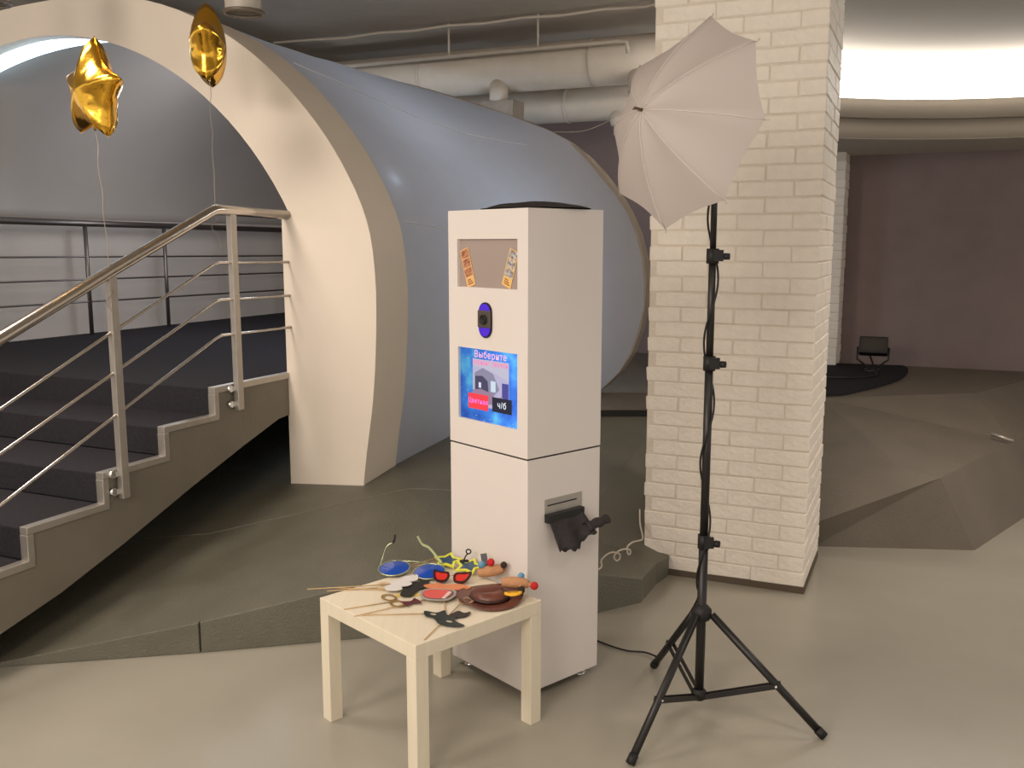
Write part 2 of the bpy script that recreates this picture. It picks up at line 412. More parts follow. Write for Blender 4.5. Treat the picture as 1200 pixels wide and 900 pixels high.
b = MB(); b.prism([(-0.3,6.05,.575),(0.97,6.05,.575),(2.14,6.41,.575),(3.3,6.63,.575),(4.7,7.91,.575),(4.7,9.0,.575),(-0.3,9.9,.575)], (0,0,0.045))
b.build('top_slab', M['podium'], pod)
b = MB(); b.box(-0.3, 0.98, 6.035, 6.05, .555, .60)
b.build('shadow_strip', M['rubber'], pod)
b = MB(); b.tube([(3.12, 5.99, 0.452), (3.235, 5.935, 0.418)], 0.012, 8)
tag(b.build('pipe_stub', M['steel_dull']), 'short pale metal pipe stub lying on the podium edge at right', 'pipe')
b = MB(); cp = spline([(1.3,6.75,0),(2.14,6.47,0),(2.55,6.72,0),(3.0,7.22,0),(3.3,7.75,0),(3.36,8.0,0)], 6)
b.prism([(p.x, p.y, .621) for p in cp] + [(2.2, 8.3, .621), (1.3, 8.3, .621)], (0, 0, 0.022))
tag(b.build('curved_sheet', M['carpet']), 'thin dark sheet with curved edge on the podium beside the far pillar', 'carpet')  # thin dark sheet following the curved outline

# ------------------------------------------------------------------ brick pillars
BH, CS = 0.0690, 0.0745
brick_mesh = {}
def brick(parent, L, D, loc, rot):
    key = (round(L, 3), round(D, 3), rnd.randrange(3))
    if key not in brick_mesh:
        bm = bmesh.new(); bmesh.ops.create_cube(bm, size=1.0)
        r2 = random.Random(hash(key[:2]) % 999 + key[2])
        for v in bm.verts: v.co = Vector((v.co.x * L, v.co.y * D, v.co.z * BH)) + Vector((r2.uniform(-.002, .002), r2.uniform(-.003, .003), r2.uniform(-.002, .002)))
        bmesh.ops.bevel(bm, geom=list(bm.edges), offset=0.004, segments=1, affect='EDGES')
        me = bpy.data.meshes.new('brick'); bm.to_mesh(me); bm.free(); me.materials.append(M['brick'])
        for p in me.polygons: p.use_smooth = False
        brick_mesh[key] = me
    o = bpy.data.objects.new('brick', brick_mesh[key]); col.objects.link(o); o.parent = parent
    o.location = loc; o.rotation_euler = rot
    return o
def pillar(name, label, corner, width, depth, z0, z1, skip_front=lambda r: False):
    """corner: the near right corner; the front runs from it along -U, the flank along A (local x = U, y = A)."""
    root = bpy.data.objects.new(name, None); col.objects.link(root)
    root.location = corner; root.rotation_euler = (0, 0, -AZ); root['_o'] = [0, 0, 0]; structure(root, label)
    b = MB(); b.box(-width + 0.004, -0.005, 0.005, depth, z0 - corner[2], z1 - corner[2])
    core = b.build('core', M['mortar'], root, origin=(0, 0, 0))
    n = int((z1 - z0) / CS)
    for r in range(n):
        zc = z0 - corner[2] + 0.03 + CS * (r + 0.5) - CS * 0.5 + BH / 2
        if zc + BH / 2 > z1 - corner[2]: break
        jig = lambda a: rnd.uniform(-a, a)
        # front course, walking from the right corner to the left edge
        x = 0.0; first = 0.25 if r % 2 == 0 else 0.12
        lens = [first]
        while sum(lens) + 0.006 * len(lens) < width - 0.005:
            rem = width - sum(lens) - 0.006 * len(lens)
            lens.append(min(0.25, rem) if rem > 0.06 else rem)
        if lens[-1] < 0.05: lens.pop()
        for i, L in enumerate(lens):
            last = i == len(lens) - 1
            ext = jig(0.004) if last else 0
            D = 0.12 if not (i == 0 and first < 0.2) else 0.25
            brick(root, L, D, (x - L / 2 - ext + (0 if i else jig(.0015)), D / 2 + jig(.002), zc + jig(.001)), (0, 0, jig(.006)))
            x -= L + 0.006
        # flank course behind the corner brick
        y = (0.12 if first > 0.2 else 0.25) + 0.006
        while y < depth - 0.03:
            L = min(0.25, depth - y)
            brick(root, 0.12, L, (-0.06 + jig(.002), y + L / 2, zc + jig(.001)), (0, 0, jig(.006)))
            y += L + 0.006
    return root
pillar('brick_pillar', 'white painted brick pillar beside the photo booth', (1.409, 4.346, 0), 0.80, 0.62, 0.0, 3.3)
b = MB(); b.box(-0.80, 0, 0, 0.6, 0, 0.032, frame((1.412, 4.340, 0), U, A, Z))
structure(b.build('trim_1', mat('pillar_foot', lin(92, 80, 66), 0.8)), 'dark foot strip under the brick pillar')
far_corner = P0 + U * 2.072 + A * 4.2
pillar('brick_pillar', 'far white brick pillar against the dark back wall', (far_corner.x, far_corner.y, 0.62), 0.52, 0.39, 0.62, 2.43)

# ------------------------------------------------------------------ dropped soffit with curved cove light (right)
CC, CR = Vector((2.93, 5.0)), 2.0
def arc(r, z, a0=33, a1=142, n=40):
    return [(CC.x + r * math.cos(R(a0 + (a1 - a0) * k / n)), CC.y + r * math.sin(R(a0 + (a1 - a0) * k / n)), z) for k in range(n + 1)]
def band(b, r0, z0, r1, z1, thick=0.0):
    p, q = arc(r0, z0), arc(r1, z1)
    b.add(p + q, [(k, k + 1, len(p) + k + 1, len(p) + k) for k in range(len(p) - 1)], True)
b = MB()
p = arc(CR + 0.05, 2.435); q = []
for v in p:
    v = Vector(v); t = (v - P0).dot(A); q.append(v + A * max(0.02, 4.6 - t))
b.add(p + q, [(k, k + 1, len(p) + k + 1, len(p) + k) for k in range(len(p) - 1)])
structure(b.build('ceiling_soffit', M['ceil'], solid=0.01), 'dropped soffit along the back wall at right')
b = MB(); band(b, CR + 0.05, 2.435, CR + 0.045, 2.575); band(b, CR + 0.045, 2.575, CR - 0.02, 2.578); band(b, CR - 0.02, 2.578, CR - 0.02, 2.70)
band(b, CR - 0.02, 2.70, CR + 0.10, 2.702)
structure(b.build('trim_2', mat('soffit_lip', lin(178, 168, 154), 0.6), solid=0.008, fix=False), 'stepped curved lip below the cove light')
b = MB(); band(b, CR + 0.06, 2.69, CR + 0.06, 3.035)
tag(b.build('cove_light', M['cove'], fix=False, solid=0.01), 'wide curved white glowing light band under the ceiling at right', 'light')
b = MB()
p = arc(CR + 0.3, 3.03); q = [(v[0], CC.y - 0.5, 3.03) for v in p]
b.add(p + q, [(k, k + 1, len(p) + k + 1, len(p) + k) for k in range(len(p) - 1)])
structure(b.build('ceiling_recess', mat('recess_paint', lin(150, 142, 130), 0.8), solid=0.01), 'flat ceiling over the curved cove light')

# ------------------------------------------------------------------ ducts and conduit
def rod(b, p, q, r, n=20): return b.tube([p, q], r, n)
d1 = thing('air_duct', 'thick upper grey ceiling duct running behind the umbrella', 'duct', tuple(W(0, 2.5, 2.98)), 'grey ceiling ducts')
b = MB(); rod(b, W(-4.2, 2.5, 2.98), W(1.55, 2.5, 2.98), 0.168, 28); b.build('pipe', M['duct'], d1)
for s in (-0.95, 0.45, 1.2):
    b = MB(); rod(b, W(s - .012, 2.5, 2.98), W(s + .012, 2.5, 2.98), 0.172, 28); b.build('joint_band', M['duct'], d1)
for s in (-0.28, 0.80):
    b = MB(); b.tube([W(s, 2.44, 2.90), W(s, 2.40, 2.80), W(s, 2.40, 2.735)], [0.075, 0.07, 0.07], 16); b.build('outlet', M['duct'], d1)
b = MB(); b.box(-0.40, -0.14, 2.34, 2.56, 2.60, 2.74, MW); b.build('outlet_box', mat('sheet_metal', lin(150, 142, 132), 0.45, metal=0.3, var=0.15, vscale=12), d1, bevel=0.006)
d2 = thing('air_duct', 'thinner lower grey duct close under the thick one, near the tunnel hoop', 'duct', tuple(W(0, 3.2, 2.80)), 'grey ceiling ducts')
b = MB(); rod(b, W(-2.0, 3.2, 2.80), W(1.45, 3.2, 2.80), 0.142, 26); b.build('pipe', M['duct'], d2)
b = MB(); rod(b, W(-.03, 3.2, 2.80), W(0.0, 3.2, 2.80), 0.147, 26); b.build('joint_band', M['duct'], d2)
for s in (0.42, 0.68, 0.98):
    b = MB(); b.tube([W(s, 3.15, 2.74), W(s, 3.13, 2.64), W(s, 3.13, 2.60)], [0.06, 0.058, 0.05], 14); b.build('outlet', M['duct'], d2)
cd = thing('conduit', 'thin pale conduit hung from the ceiling in front of the thick duct', 'pipe', tuple(W(0, 2.2, 3.08)))
b = MB(); b.tube([W(-2.2, 2.25, 3.06), W(0.70, 2.25, 3.06), W(0.76, 2.25, 3.05), W(0.77, 2.26, 2.98)], 0.016, 8); b.build('pipe', M['duct'], cd)
for s in (-0.62, 0.1):
    b = MB(); b.tube([W(s, 2.25, 3.05), W(s, 2.25, 3.30)], 0.009, 6); b.build('hanger', M['duct'], cd)
b = MB(); b.tube([W(-2.2, 2.22, 3.285)] + [W(-1.8 + 0.3 * k, 2.22, 3.275 - 0.012 * (k % 2)) for k in range(10)] + [W(1.1, 2.05, 3.24), W(1.14, 2.02, 3.21), W(1.10, 2.0, 3.20), W(1.09, 2.0, 3.225)], 0.011, 6)
tag(b.build('ceiling_cable', M['duct']), 'sagging cable along the ceiling ending in a curl by the brick pillar', 'cable')

# ceiling lamps (off)
def can(label, loc, top):
    t = thing('ceiling_lamp', label, 'lamp', loc, 'round ceiling lamps')
    x, y, z = loc; Mx = Matrix.Translation(Vector(loc))
    b = MB(); b.lathe([(0.078, 0.25), (0.085, 0.24), (0.085, 0.01), (0.08, 0.0)], 24, Mx); b.lathe([(0, 0.25), (0.078, 0.25)], 24, Mx); b.build('housing', mat('lamp_housing', lin(180, 172, 160), 0.4), t)
    b = MB(); b.lathe([(0.084, 0.0), (0.097, 0.0), (0.097, 0.012), (0.084, 0.012), (0.084, 0.0)], 24, Mx); b.build('rim', mat('lamp_rim', lin(120, 110, 100), 0.4, metal=0.5), t)
    b = MB(); b.lathe([(0, 0.02), (0.08, 0.02)], 24, Mx); b.build('lens', mat('lamp_lens', lin(140, 134, 124), 0.2), t)
    b = MB(); b.tube([(x, y, z + .25), (x, y, top)], 0.012, 8); b.build('stem', M['duct'], t)
can('round grey ceiling lamp right of the gold balloons', (-1.26, 4.62, 2.745), 3.3)
can('round ceiling lamp cut off at the top left corner', (-2.52, 4.75, 2.82), 3.3)
for x, y in ((-1.45, 6.4), (0.16, 5.5)):
    b = MB(); b.lathe([(0, -0.045), (0.012, -0.045), (0.014, -0.02), (0.03, -0.006), (0.034, 0)], 12, Matrix.Translation((x, y, 3.3)))
    tag(b.build('sprinkler', M['duct']), 'small ceiling sprinkler %s' % ('above the tunnel cover' if x < 0 else 'above the thick duct'), 'sprinkler', 'ceiling sprinklers')

# ------------------------------------------------------------------ floodlight on the podium
fl = thing('floodlight', 'dark floodlight with tilted head on the podium by the back wall', 'floodlight', (2.965, 7.66, 0.643))
Q = frame((2.965, 7.66, 0.835), U, A, Z) @ Matrix.Rotation(R(-20), 4, 'X')
b = MB(); b.box(-0.11, 0.11, -0.05, 0.06, -0.06, 0.08, Q); b.build('housing', M['black'], fl, bevel=0.008)
b = MB(); b.box(-0.09, 0.09, -0.056, -0.05, -0.04, 0.06, Q); b.build('glass', mat('lamp_glass', lin(64, 58, 54), 0.25), fl)
b = MB(); b.tube([Q @ Vector((-.12, 0, 0)), Q @ Vector((-.12, 0, -.1)), (2.94, 7.66, .66), (2.99, 7.66, .66), Q @ Vector((.12, 0, -.1)), Q @ Vector((.12, 0, 0))], 0.009, 6); b.build('bracket', M['black'], fl)
b = MB(); b.lathe([(0, 0.015), (0.06, 0.015), (0.06, 0)], 16, Matrix.Translation((2.965, 7.66, .643))); b.build('base', M['black'], fl)
b = MB(); b.tube(spline([(2.95, 7.68, .76), (2.93, 7.5, .655), (2.85, 7.3, .65), (2.6, 7.2, .65), (2.2, 7.25, .65)], 6), 0.008, 6); b.build('cord', M['black'], fl)

# ------------------------------------------------------------------ photo booth
KO = Vector((0.055, 3.254, 0)); KM = Matrix.Translation(KO) @ Matrix.Rotation(R(41.07), 4, 'Z')   # local y runs along the screen side, x along the plain side
booth = thing('photo_booth', 'tall white photo booth with a screen and camera beside the table', 'photo booth', tuple(KO))
KW, KD = 0.45, 0.372
b = MB(); b.box(0, KD, 0, KW, 0.034, 0.914); b.build('lower_cabinet', M['white'], booth, M=KM, bevel=0.0025)
b = MB(); b.box(0.004, KD - 0.004, 0.004, KW - 0.004, 0.912, 0.924); b.build('seam', M['seam'], booth, M=KM)
b = MB()
ys = [0, 0.055, 0.396, KW]; zs = [0.921, 1.020, 1.292, 1.519, 1.695, 1.80]
for i in range(3):
    for j in range(5):
        if i == 1 and j in (1, 3): continue
        b.add([(0, ys[i], zs[j]), (0, ys[i+1], zs[j]), (0, ys[i+1], zs[j+1]), (0, ys[i], zs[j+1])], [(0, 1, 2, 3)])
for j, dp in ((1, 0.012), (3, 0.014)):
    c = [(ys[1], zs[j]), (ys[2], zs[j]), (ys[2], zs[j+1]), (ys[1], zs[j+1])]
    for k in range(4):
        p, q = c[k], c[(k + 1) % 4]
        b.add([(0, *p), (0, *q), (dp, *q), (dp, *p)], [(0, 1, 2, 3)])
b.add([(0,0,.921),(KD,0,.921),(KD,KW,.921),(0,KW,.921),(0,0,1.8),(KD,0,1.8),(KD,KW,1.8),(0,KW,1.8)], [(0,1,5,4),(1,2,6,5),(2,3,7,6),(4,5,6,7),(0,1,2,3)])
b.build('upper_cabinet', M['white'], booth, M=KM, fix=True)
b = MB(); b.box(0.0125, 0.02, 0.05, 0.40, 1.515, 1.70); b.build('display_panel', M['grey_acrylic'], booth, M=KM)
for x, y in ((0.05, 0.05), (KD - 0.05, 0.05), (0.05, KW - 0.05), (KD - 0.05, KW - 0.05)):
    b = MB(); b.lathe([(0, 0), (0.026, 0), (0.026, 0.006), (0.016, 0.014), (0.009, 0.016), (0.009, 0.036)], 16, KM @ Matrix.Translation((x, y, 0)))
    b.build('foot', M['chrome'], booth)
# camera panel: blue capsule, dark camera in the middle
def capsule(hw, h0, h1, cy, x, n=12):
    pts = []
    for k in range(n + 1):
        an = math.pi * k / n; pts.append((x, cy + hw * math.cos(an), h1 - hw + hw * math.sin(an)))
    for k in range(n + 1):
        an = math.pi + math.pi * k / n; pts.append((x, cy + hw * math.cos(an), h0 + hw + hw * math.sin(an)))
    return pts
b = MB(); b.prism(capsule(0.036, 1.337, 1.467, 0.228, 0.0), (-0.006, 0, 0)); bz = b.build('camera_panel', M['rubber'], booth, M=KM)
b = MB(); b.prism(capsule(0.032, 1.342, 1.462, 0.228, -0.006), (-0.003, 0, 0)); b.build('blue_plate', mat('blue_glow_plate', lin(70, 36, 200), 0.25, emit=0.25), bz, M=KM)
b = MB(); b.box(-0.012, -0.006, 0.192, 0.264, 1.374, 1.438); b.build('camera_body', mat('camera_grey', lin(84, 74, 68), 0.4), bz, M=KM, bevel=0.003)
b = MB(); b.lathe([(0, 0.006), (0.012, 0.006), (0.014, 0.008), (0.018, 0.008), (0.018, 0)], 20, KM @ frame((-0.012, 0.226, 1.405), (0, 1, 0), (0, 0, 1), (-1, 0, 0)) @ Matrix.Scale(1, 4)); b.build('lens', M['rubber'], bz)
# screen
sm = bpy.data.materials.new('screen_picture'); sm.use_nodes = True
nt = sm.node_tree; n = nt.nodes; l = nt.links; n.clear()
out = n.new('ShaderNodeOutputMaterial'); em = n.new('ShaderNodeEmission'); tc = n.new('ShaderNodeTexCoord')
nz = n.new('ShaderNodeTexNoise'); nz.inputs['Scale'].default_value = 9; nz.inputs['Detail'].default_value = 6
rp_ = n.new('ShaderNodeValToRGB'); cr = rp_.color_ramp
cr.elements[0].position = 0.30; cr.elements[0].color = lin(52, 84, 190); cr.elements[1].position = 0.72; cr.elements[1].color = lin(120, 222, 250)
e = cr.elements.new(0.52); e.color = lin(76, 142, 240)
vo = n.new('ShaderNodeTexVoronoi'); vo.inputs['Scale'].default_value = 34
lt = n.new('ShaderNodeMath'); lt.operation = 'LESS_THAN'; lt.inputs[1].default_value = 0.10
mx = n.new('ShaderNodeMixRGB'); mx.inputs['Color2'].default_value = lin(190, 235, 255)
hf = n.new('ShaderNodeMath'); hf.operation = 'MULTIPLY'; hf.inputs[1].default_value = 0.6
l.new(tc.outputs['Object'], nz.inputs['Vector']); l.new(tc.outputs['Object'], vo.inputs['Vector'])
l.new(nz.outputs['Fac'], rp_.inputs['Fac']); l.new(vo.outputs['Distance'], lt.inputs[0]); l.new(lt.outputs[0], hf.inputs[0]); l.new(hf.outputs[0], mx.inputs['Fac'])
l.new(rp_.outputs['Color'], mx.inputs['Color1']); l.new(mx.outputs['Color'], em.inputs['Color'])
sx = n.new('ShaderNodeSeparateXYZ'); l.new(tc.outputs['Object'], sx.inputs[0])
mr = n.new('ShaderNodeMapRange'); mr.inputs['From Min'].default_value = -0.26; mr.inputs['From Max'].default_value = 0.0
mr.inputs['To Min'].default_value = 0.5; mr.inputs['To Max'].default_value = 1.05; l.new(sx.outputs['X'], mr.inputs['Value']); l.new(mr.outputs['Result'], em.inputs['Strength'])
l.new(em.outputs['Emission'], out.inputs['Surface'])
b = MB(); b.box(0.0105, 0.02, 0.05, 0.40, 1.015, 1.297); scr = b.build('screen', sm, booth, M=KM)
def glow(name, c, k=0.85):
    m = mat(name, c, 0.4, emit=k, spec=0.0); m.node_tree.nodes['Principled BSDF'].inputs['Base Color'].default_value = (0.02, 0.02, 0.02, 1)
    return m
def quad(y0, y1, z0, z1, x): return [(x, y0, z0), (x, y1, z0), (x, y1, z1), (x, y0, z1)]
b = MB()
pic = [(quad(0.112, 0.320, 1.075, 1.253, 0.0100), (196, 190, 222)),
       ([(0.0098, 0.112, 1.185), (0.0098, 0.215, 1.215), (0.0098, 0.320, 1.228), (0.0098, 0.320, 1.253), (0.0098, 0.112, 1.253)], (206, 202, 222)),
       ([(0.0096, 0.165, 1.150), (0.0096, 0.200, 1.205), (0.0096, 0.26, 1.222), (0.0096, 0.308, 1.20), (0.0096, 0.308, 1.12), (0.0096, 0.200, 1.12)], (150, 146, 172)),
       ([(0.0094, 0.226, 1.130), (0.0094, 0.232, 1.175), (0.0094, 0.262, 1.192), (0.0094, 0.305, 1.188), (0.0094, 0.305, 1.130)], (76, 74, 104)),
       (quad(0.270, 0.284, 1.146, 1.166, 0.0092), (236, 238, 255)),
       (quad(0.186, 0.214, 1.138, 1.178, 0.0092), (218, 234, 248)),
       (quad(0.113, 0.150, 1.112, 1.176, 0.0092), (82, 80, 158)),
       ([(0.0092, 0.2, 1.09), (0.0092, 0.319, 1.08), (0.0092, 0.319, 1.135), (0.0092, 0.27, 1.142), (0.0092, 0.2, 1.13)], (164, 134, 160)),
       ([(0.0090, 0.113, 1.09), (0.0090, 0.18, 1.085), (0.0090, 0.175, 1.118), (0.0090, 0.15, 1.125), (0.0090, 0.113, 1.105)], (150, 140, 170))]
ms = []
for i, (q, c) in enumerate(pic):
    b.add(q, [list(range(len(q)))], mi=i); ms.append(glow('preview_%d' % i, lin(*c), 0.72))
b.build('preview_picture', ms, scr, M=KM, fix=False)
b = MB(); b.box(0.0072, 0.0088, 0.228, 0.344, 1.063, 1.121); b.build('red_button', glow('screen_red', lin(246, 62, 74)), scr, M=KM)
b = MB(); b.box(0.0072, 0.0088, 0.095, 0.203, 1.066, 1.120); b.build('dark_button', glow('screen_navy', lin(44, 46, 72), 0.5), scr, M=KM)
def text(body, y, z, size, c, x, xs=1.0, k=0.9):
    cu = bpy.data.curves.new('text', 'FONT'); cu.body = body; cu.size = size; cu.align_x = 'CENTER'; cu.align_y = 'CENTER'; cu.resolution_u = 3
    cu.offset = size * 0.004; cu.extrude = 0.0002; cu.space_character = 1.14
    cu.materials.append(glow('text_' + body[:3], c, k))
    tmp = bpy.data.objects.new('tmp', cu); col.objects.link(tmp)
    me = bpy.data.meshes.new_from_object(tmp.evaluated_get(bpy.context.evaluated_depsgraph_get()))
    bpy.data.objects.remove(tmp)
    o = bpy.data.objects.new('lettering', me); col.objects.link(o); o.parent = scr
    Mt = KM @ frame((x, y, z), (0, -1, 0), (0, 0, 1), (-1, 0, 0)) @ Matrix.Diagonal((xs, 1, 1, 1))
    o.matrix_local = Matrix.Translation(-Vector(scr['_o'])) @ Mt
    return o
text('Выберите', 0.216, 1.270, 0.036, lin(255, 190, 220), 0.009, 0.98)
text('вариант съёмки', 0.216, 1.242, 0.030, lin(246, 120, 176), 0.0082, 0.76)
text('Цветная', 0.286, 1.093, 0.027, lin(255, 130, 235), 0.0068, 0.98)
text('ч/б', 0.149, 1.093, 0.034, lin(235, 240, 250), 0.0068, 0.95)
# print slot on the plain side (y = 0 plane, outward -y)
b = MB(); b.box(0.083, 0.273, -0.004, 0, 0.703, 0.758); sl = b.build('slot_plate', M['steel_dull'], booth, M=KM, bevel=0.0015)
b = MB(); b.box(0.095, 0.245, -0.0045, -0.003, 0.732, 0.737); b.build('slot', M['rubber'], sl, M=KM)
b = MB(); b.box(0.083, 0.270, -0.022, 0, 0.672, 0.703); tr = b.build('tray_bar', M['black'], booth, M=KM, bevel=0.002)
def flap(uu, vv):
    # cloth catch tray leaning out from the bar, its free edge ragged and the right part curled
    x = (0.092 + 0.170 * uu) * (1 - vv) + (0.105 + 0.155 * uu) * vv
    z = 0.690 - (0.118 - 0.052 * max(0, uu - 0.55) / 0.45) * vv + (0.006 * math.sin(uu * 31) if vv > 0.99 else 0)
    y = -0.012 - 0.060 * vv + 0.012 * math.sin(uu * 9 + 1) * vv - 0.05 * max(0, uu - 0.6) * vv
    return (x, y, z)
b = MB(); b.grid(flap, 20, 8); b.build('catch_flap', M['blackcloth'], tr, M=KM, fix=False, solid=0.004)
def curl(uu, vv):
    an = R(-60 + 250 * vv)
    x = 0.232 + 0.115 * uu; r = 0.024 - 0.006 * uu + 0.003 * math.sin(uu * 14)
    return (x, -0.062 + r * math.cos(an), 0.632 + 0.012 * uu + r * math.sin(an) + (0.004 * math.sin(uu * 22) if vv < .05 else 0))
b = MB(); b.grid(curl, 12, 12); b.build('curled_corner', M['blackcloth'], tr, M=KM, fix=False, solid=0.004)

# black bag lying on top of the booth
def bag(uu, vv):
    an = 2 * math.pi * uu; rr = vv
    x = 0.205 + 0.20 * rr * math.cos(an) + 0.012 * rr; y = 0.20 + 0.215 * rr * math.sin(an)
    h = 0.034 * max(0.0, 1 - rr ** 2.2) * (0.8 + 0.35 * math.cos(an - 0.6) * rr) + 0.004 * noise.noise(Vector((x * 20, y * 20, 2)))
    return (x, y, 1.8045 + max(0.001, h))
b = MB(); b.grid(bag, 40, 12, closed_u=True)
b.grid(lambda uu, vv: (bag(uu, vv)[0], bag(uu, vv)[1], 1.8012), 40, 4, closed_u=True)
tag(b.build('flat_bag', M['blackcloth'], M=KM, fix=False), 'flat black cloth bag lying on top of the photo booth', 'bag')

# photo strips standing in the display window
def strip(label, top, bot, pics, edge):
    """top / bot: (y, z) of the strip's ends on the panel, local booth frame"""
    tp, bt = Vector((0, *top)), Vector((0, *bot)); ax = (tp - bt); L = ax.length; ax.normalize(); sd = Vector((0, ax.z, -ax.y))
    t = thing('photo_strip', label, 'photo strip', tuple(KM @ Vector((0.010, bot[0], bot[1]))), 'photo strips in the booth window')
    fm = KM @ frame((0.0105, bot[0], bot[1]), ax, sd, (-1, 0, 0))
    b = MB(); b.box(0, L, -0.025, 0.025, -0.0008, 0.0008, fm); b.build('paper', edge, t)
    for k in range(3):
        x0 = L * (0.27 + 0.245 * k)
        b = MB(); b.box(x0, x0 + L * 0.215, -0.0215, 0.0215, 0.0008, 0.0014, fm); b.build('photo', pics, t)
    b = MB()
    for k in range(3): b.box(L * 0.06 + L * 0.055 * k, L * 0.06 + L * 0.055 * k + 0.004, -0.017 + 0.006 * k, 0.015, 0.0008, 0.0013, fm)
    b.build('caption', mat('caption_ink', lin(160, 96, 50), 0.6), t)
strip('left photo strip, yellow and orange, leaning in the booth window', (0.368, 1.658), (0.324, 1.522), mat('warm_photos', lin(225, 160, 120), 0.3, c2=lin(110, 52, 40), vscale=70), mat('strip_yellow', lin(236, 190, 128), 0.4))
strip('right photo strip with black and white pictures, leaning in the booth window', (0.082, 1.655), (0.128, 1.527), mat('mono_photos', lin(222, 214, 214), 0.3, c2=lin(40, 36, 46), vscale=75), mat('strip_yellow', lin(238, 196, 120), 0.4))

# ------------------------------------------------------------------ side table
TA = Vector((-0.298, 2.747, 0)); e1 = Vector((0.728, 0.686, 0)).normalized(); e2 = Vector((-0.686, 0.728, 0)).normalized()
TM = frame(TA, e1, e2, Z)     # local origin at the near corner
tb = thing('side_table', 'low birch veneer side table standing before the photo booth', 'table', tuple(TM @ Vector((0.275, 0.275, 0))))
b = MB(); b.box(0, 0.55, 0, 0.55, 0.40, 0.45); b.build('tabletop', M['table'], tb, M=TM, bevel=0.002)
for x, y in ((0, 0), (0.5, 0), (0, 0.5), (0.5, 0.5)):
    b = MB(); b.box(x, x + 0.05, y, y + 0.05, 0, 0.40); b.build('leg', M['table'], tb, M=TM, bevel=0.002)

# ------------------------------------------------------------------ party props on the table
TZ = 0.4505
def pm(name, c, **k): return mat(name, lin(*c), k.pop('rough', 0.5), **k)
stick_m = pm('skewer_wood', (196, 164, 116), var=0.1, vscale=20, stretch=(1, 1, 1))
def flat(name, outline, c, ang, z, th, m, parent=None, tilt=0.0, hole=None):
    """a cut-out sheet: outline in local metres, centre c, turned ang degrees, lying at height z"""
    Mx = Matrix.Translation((c[0], c[1], z)) @ Matrix.Rotation(R(ang), 4, 'Z') @ Matrix.Rotation(R(tilt), 4, 'X')
    b = MB()
    if hole is None:
        b.prism([Mx @ Vector((x, y, 0)) for x, y in outline], Mx.to_3x3() @ Vector((0, 0, th)))
    else:
        n = len(outline); q = [Mx @ Vector((x, y, 0)) for x, y in outline] + [Mx @ Vector((x, y, 0)) for x, y in hole]
        up = Mx.to_3x3() @ Vector((0, 0, th)); vs = q + [p + up for p in q]; fs = []
        for k in range(n):
            j = (k + 1) % n
            fs += [(k, j, n + j, n + k), (2*n + k, 3*n + k, 3*n + j, 2*n + j), (k, 2*n + k, 2*n + j, j), (n + k, n + j, 3*n + j, 3*n + k)]
        b.add(vs, fs)
    return b.build(name, m, parent)
def sm2(pts, k=4): return [(p.x, p.y) for p in spline([(a, c, 0) for a, c in pts], k, True)]
def ell(rx, ry, n=24, cx=0, cy=0): return [(cx + rx * math.cos(2 * math.pi * k / n), cy + ry * math.sin(2 * math.pi * k / n)) for k in range(n)]
def star2(r, q=0.48, rot=90): return [((r if k % 2 == 0 else r * q) * math.cos(R(rot + 36 * k)), (r if k % 2 == 0 else r * q) * math.sin(R(rot + 36 * k))) for k in range(10)]
def skewer(parent, p, q, z0=TZ + 0.002, z1=None):
    z1 = z0 if z1 is None else z1
    b = MB(); b.tube([(p[0], p[1], z0), (q[0], q[1], z1)], 0.0019, 6)
    return b.build('stick', stick_m, parent) if parent is not None else b.build('skewer', stick_m)

# oversized round glasses with blue lenses
g = thing('party_glasses', 'oversized round glasses with blue lenses and thin silver frame', 'glasses', (-0.38, 3.39, TZ))
gm = pm('glasses_wire', (176, 182, 150), rough=0.25, metal=0.8); bl = pm('blue_lens', (24, 74, 178), rough=0.12, coat=0.5)
for c, a_ in (((-0.444, 3.398), 0), ((-0.308, 3.362), 0)):
    Mx = Matrix.Translation((c[0], c[1], TZ + 0.018)) @ Matrix.Rotation(R(-14), 4, 'Z') @ Matrix.Rotation(R(9), 4, 'X')
    b = MB(); b.lathe([(0, 0.006), (0.035, 0.004), (0.058, 0.0)], 26, Mx); b.build('lens', bl, g)
    b = MB(); b.tube([Mx @ Vector((0.059 * math.cos(2 * math.pi * k / 26), 0.059 * math.sin(2 * math.pi * k / 26), 0)) for k in range(26)], 0.0032, 6, closed=True); b.build('frame', gm, g)
b = MB(); b.tube([(-0.47, 3.462, TZ + .026), (-0.38, 3.44, TZ + .03), (-0.29, 3.425, TZ + .026)], 0.0028, 6); b.build('bridge', gm, g)
b = MB(); b.tube(spline([(-0.50, 3.425, TZ + .02), (-0.493, 3.44, TZ + .045), (-0.478, 3.45, TZ + .085), (-0.452, 3.455, TZ + .10)], 5), 0.0026, 6); b.build('temple', gm, g)
b = MB(); b.tube([(-0.454, 3.455, TZ + .098), (-0.448, 3.455, TZ + .112), (-0.446, 3.455, TZ + .13)], 0.0042, 6); b.build('temple_tip', M['rubber'], g)

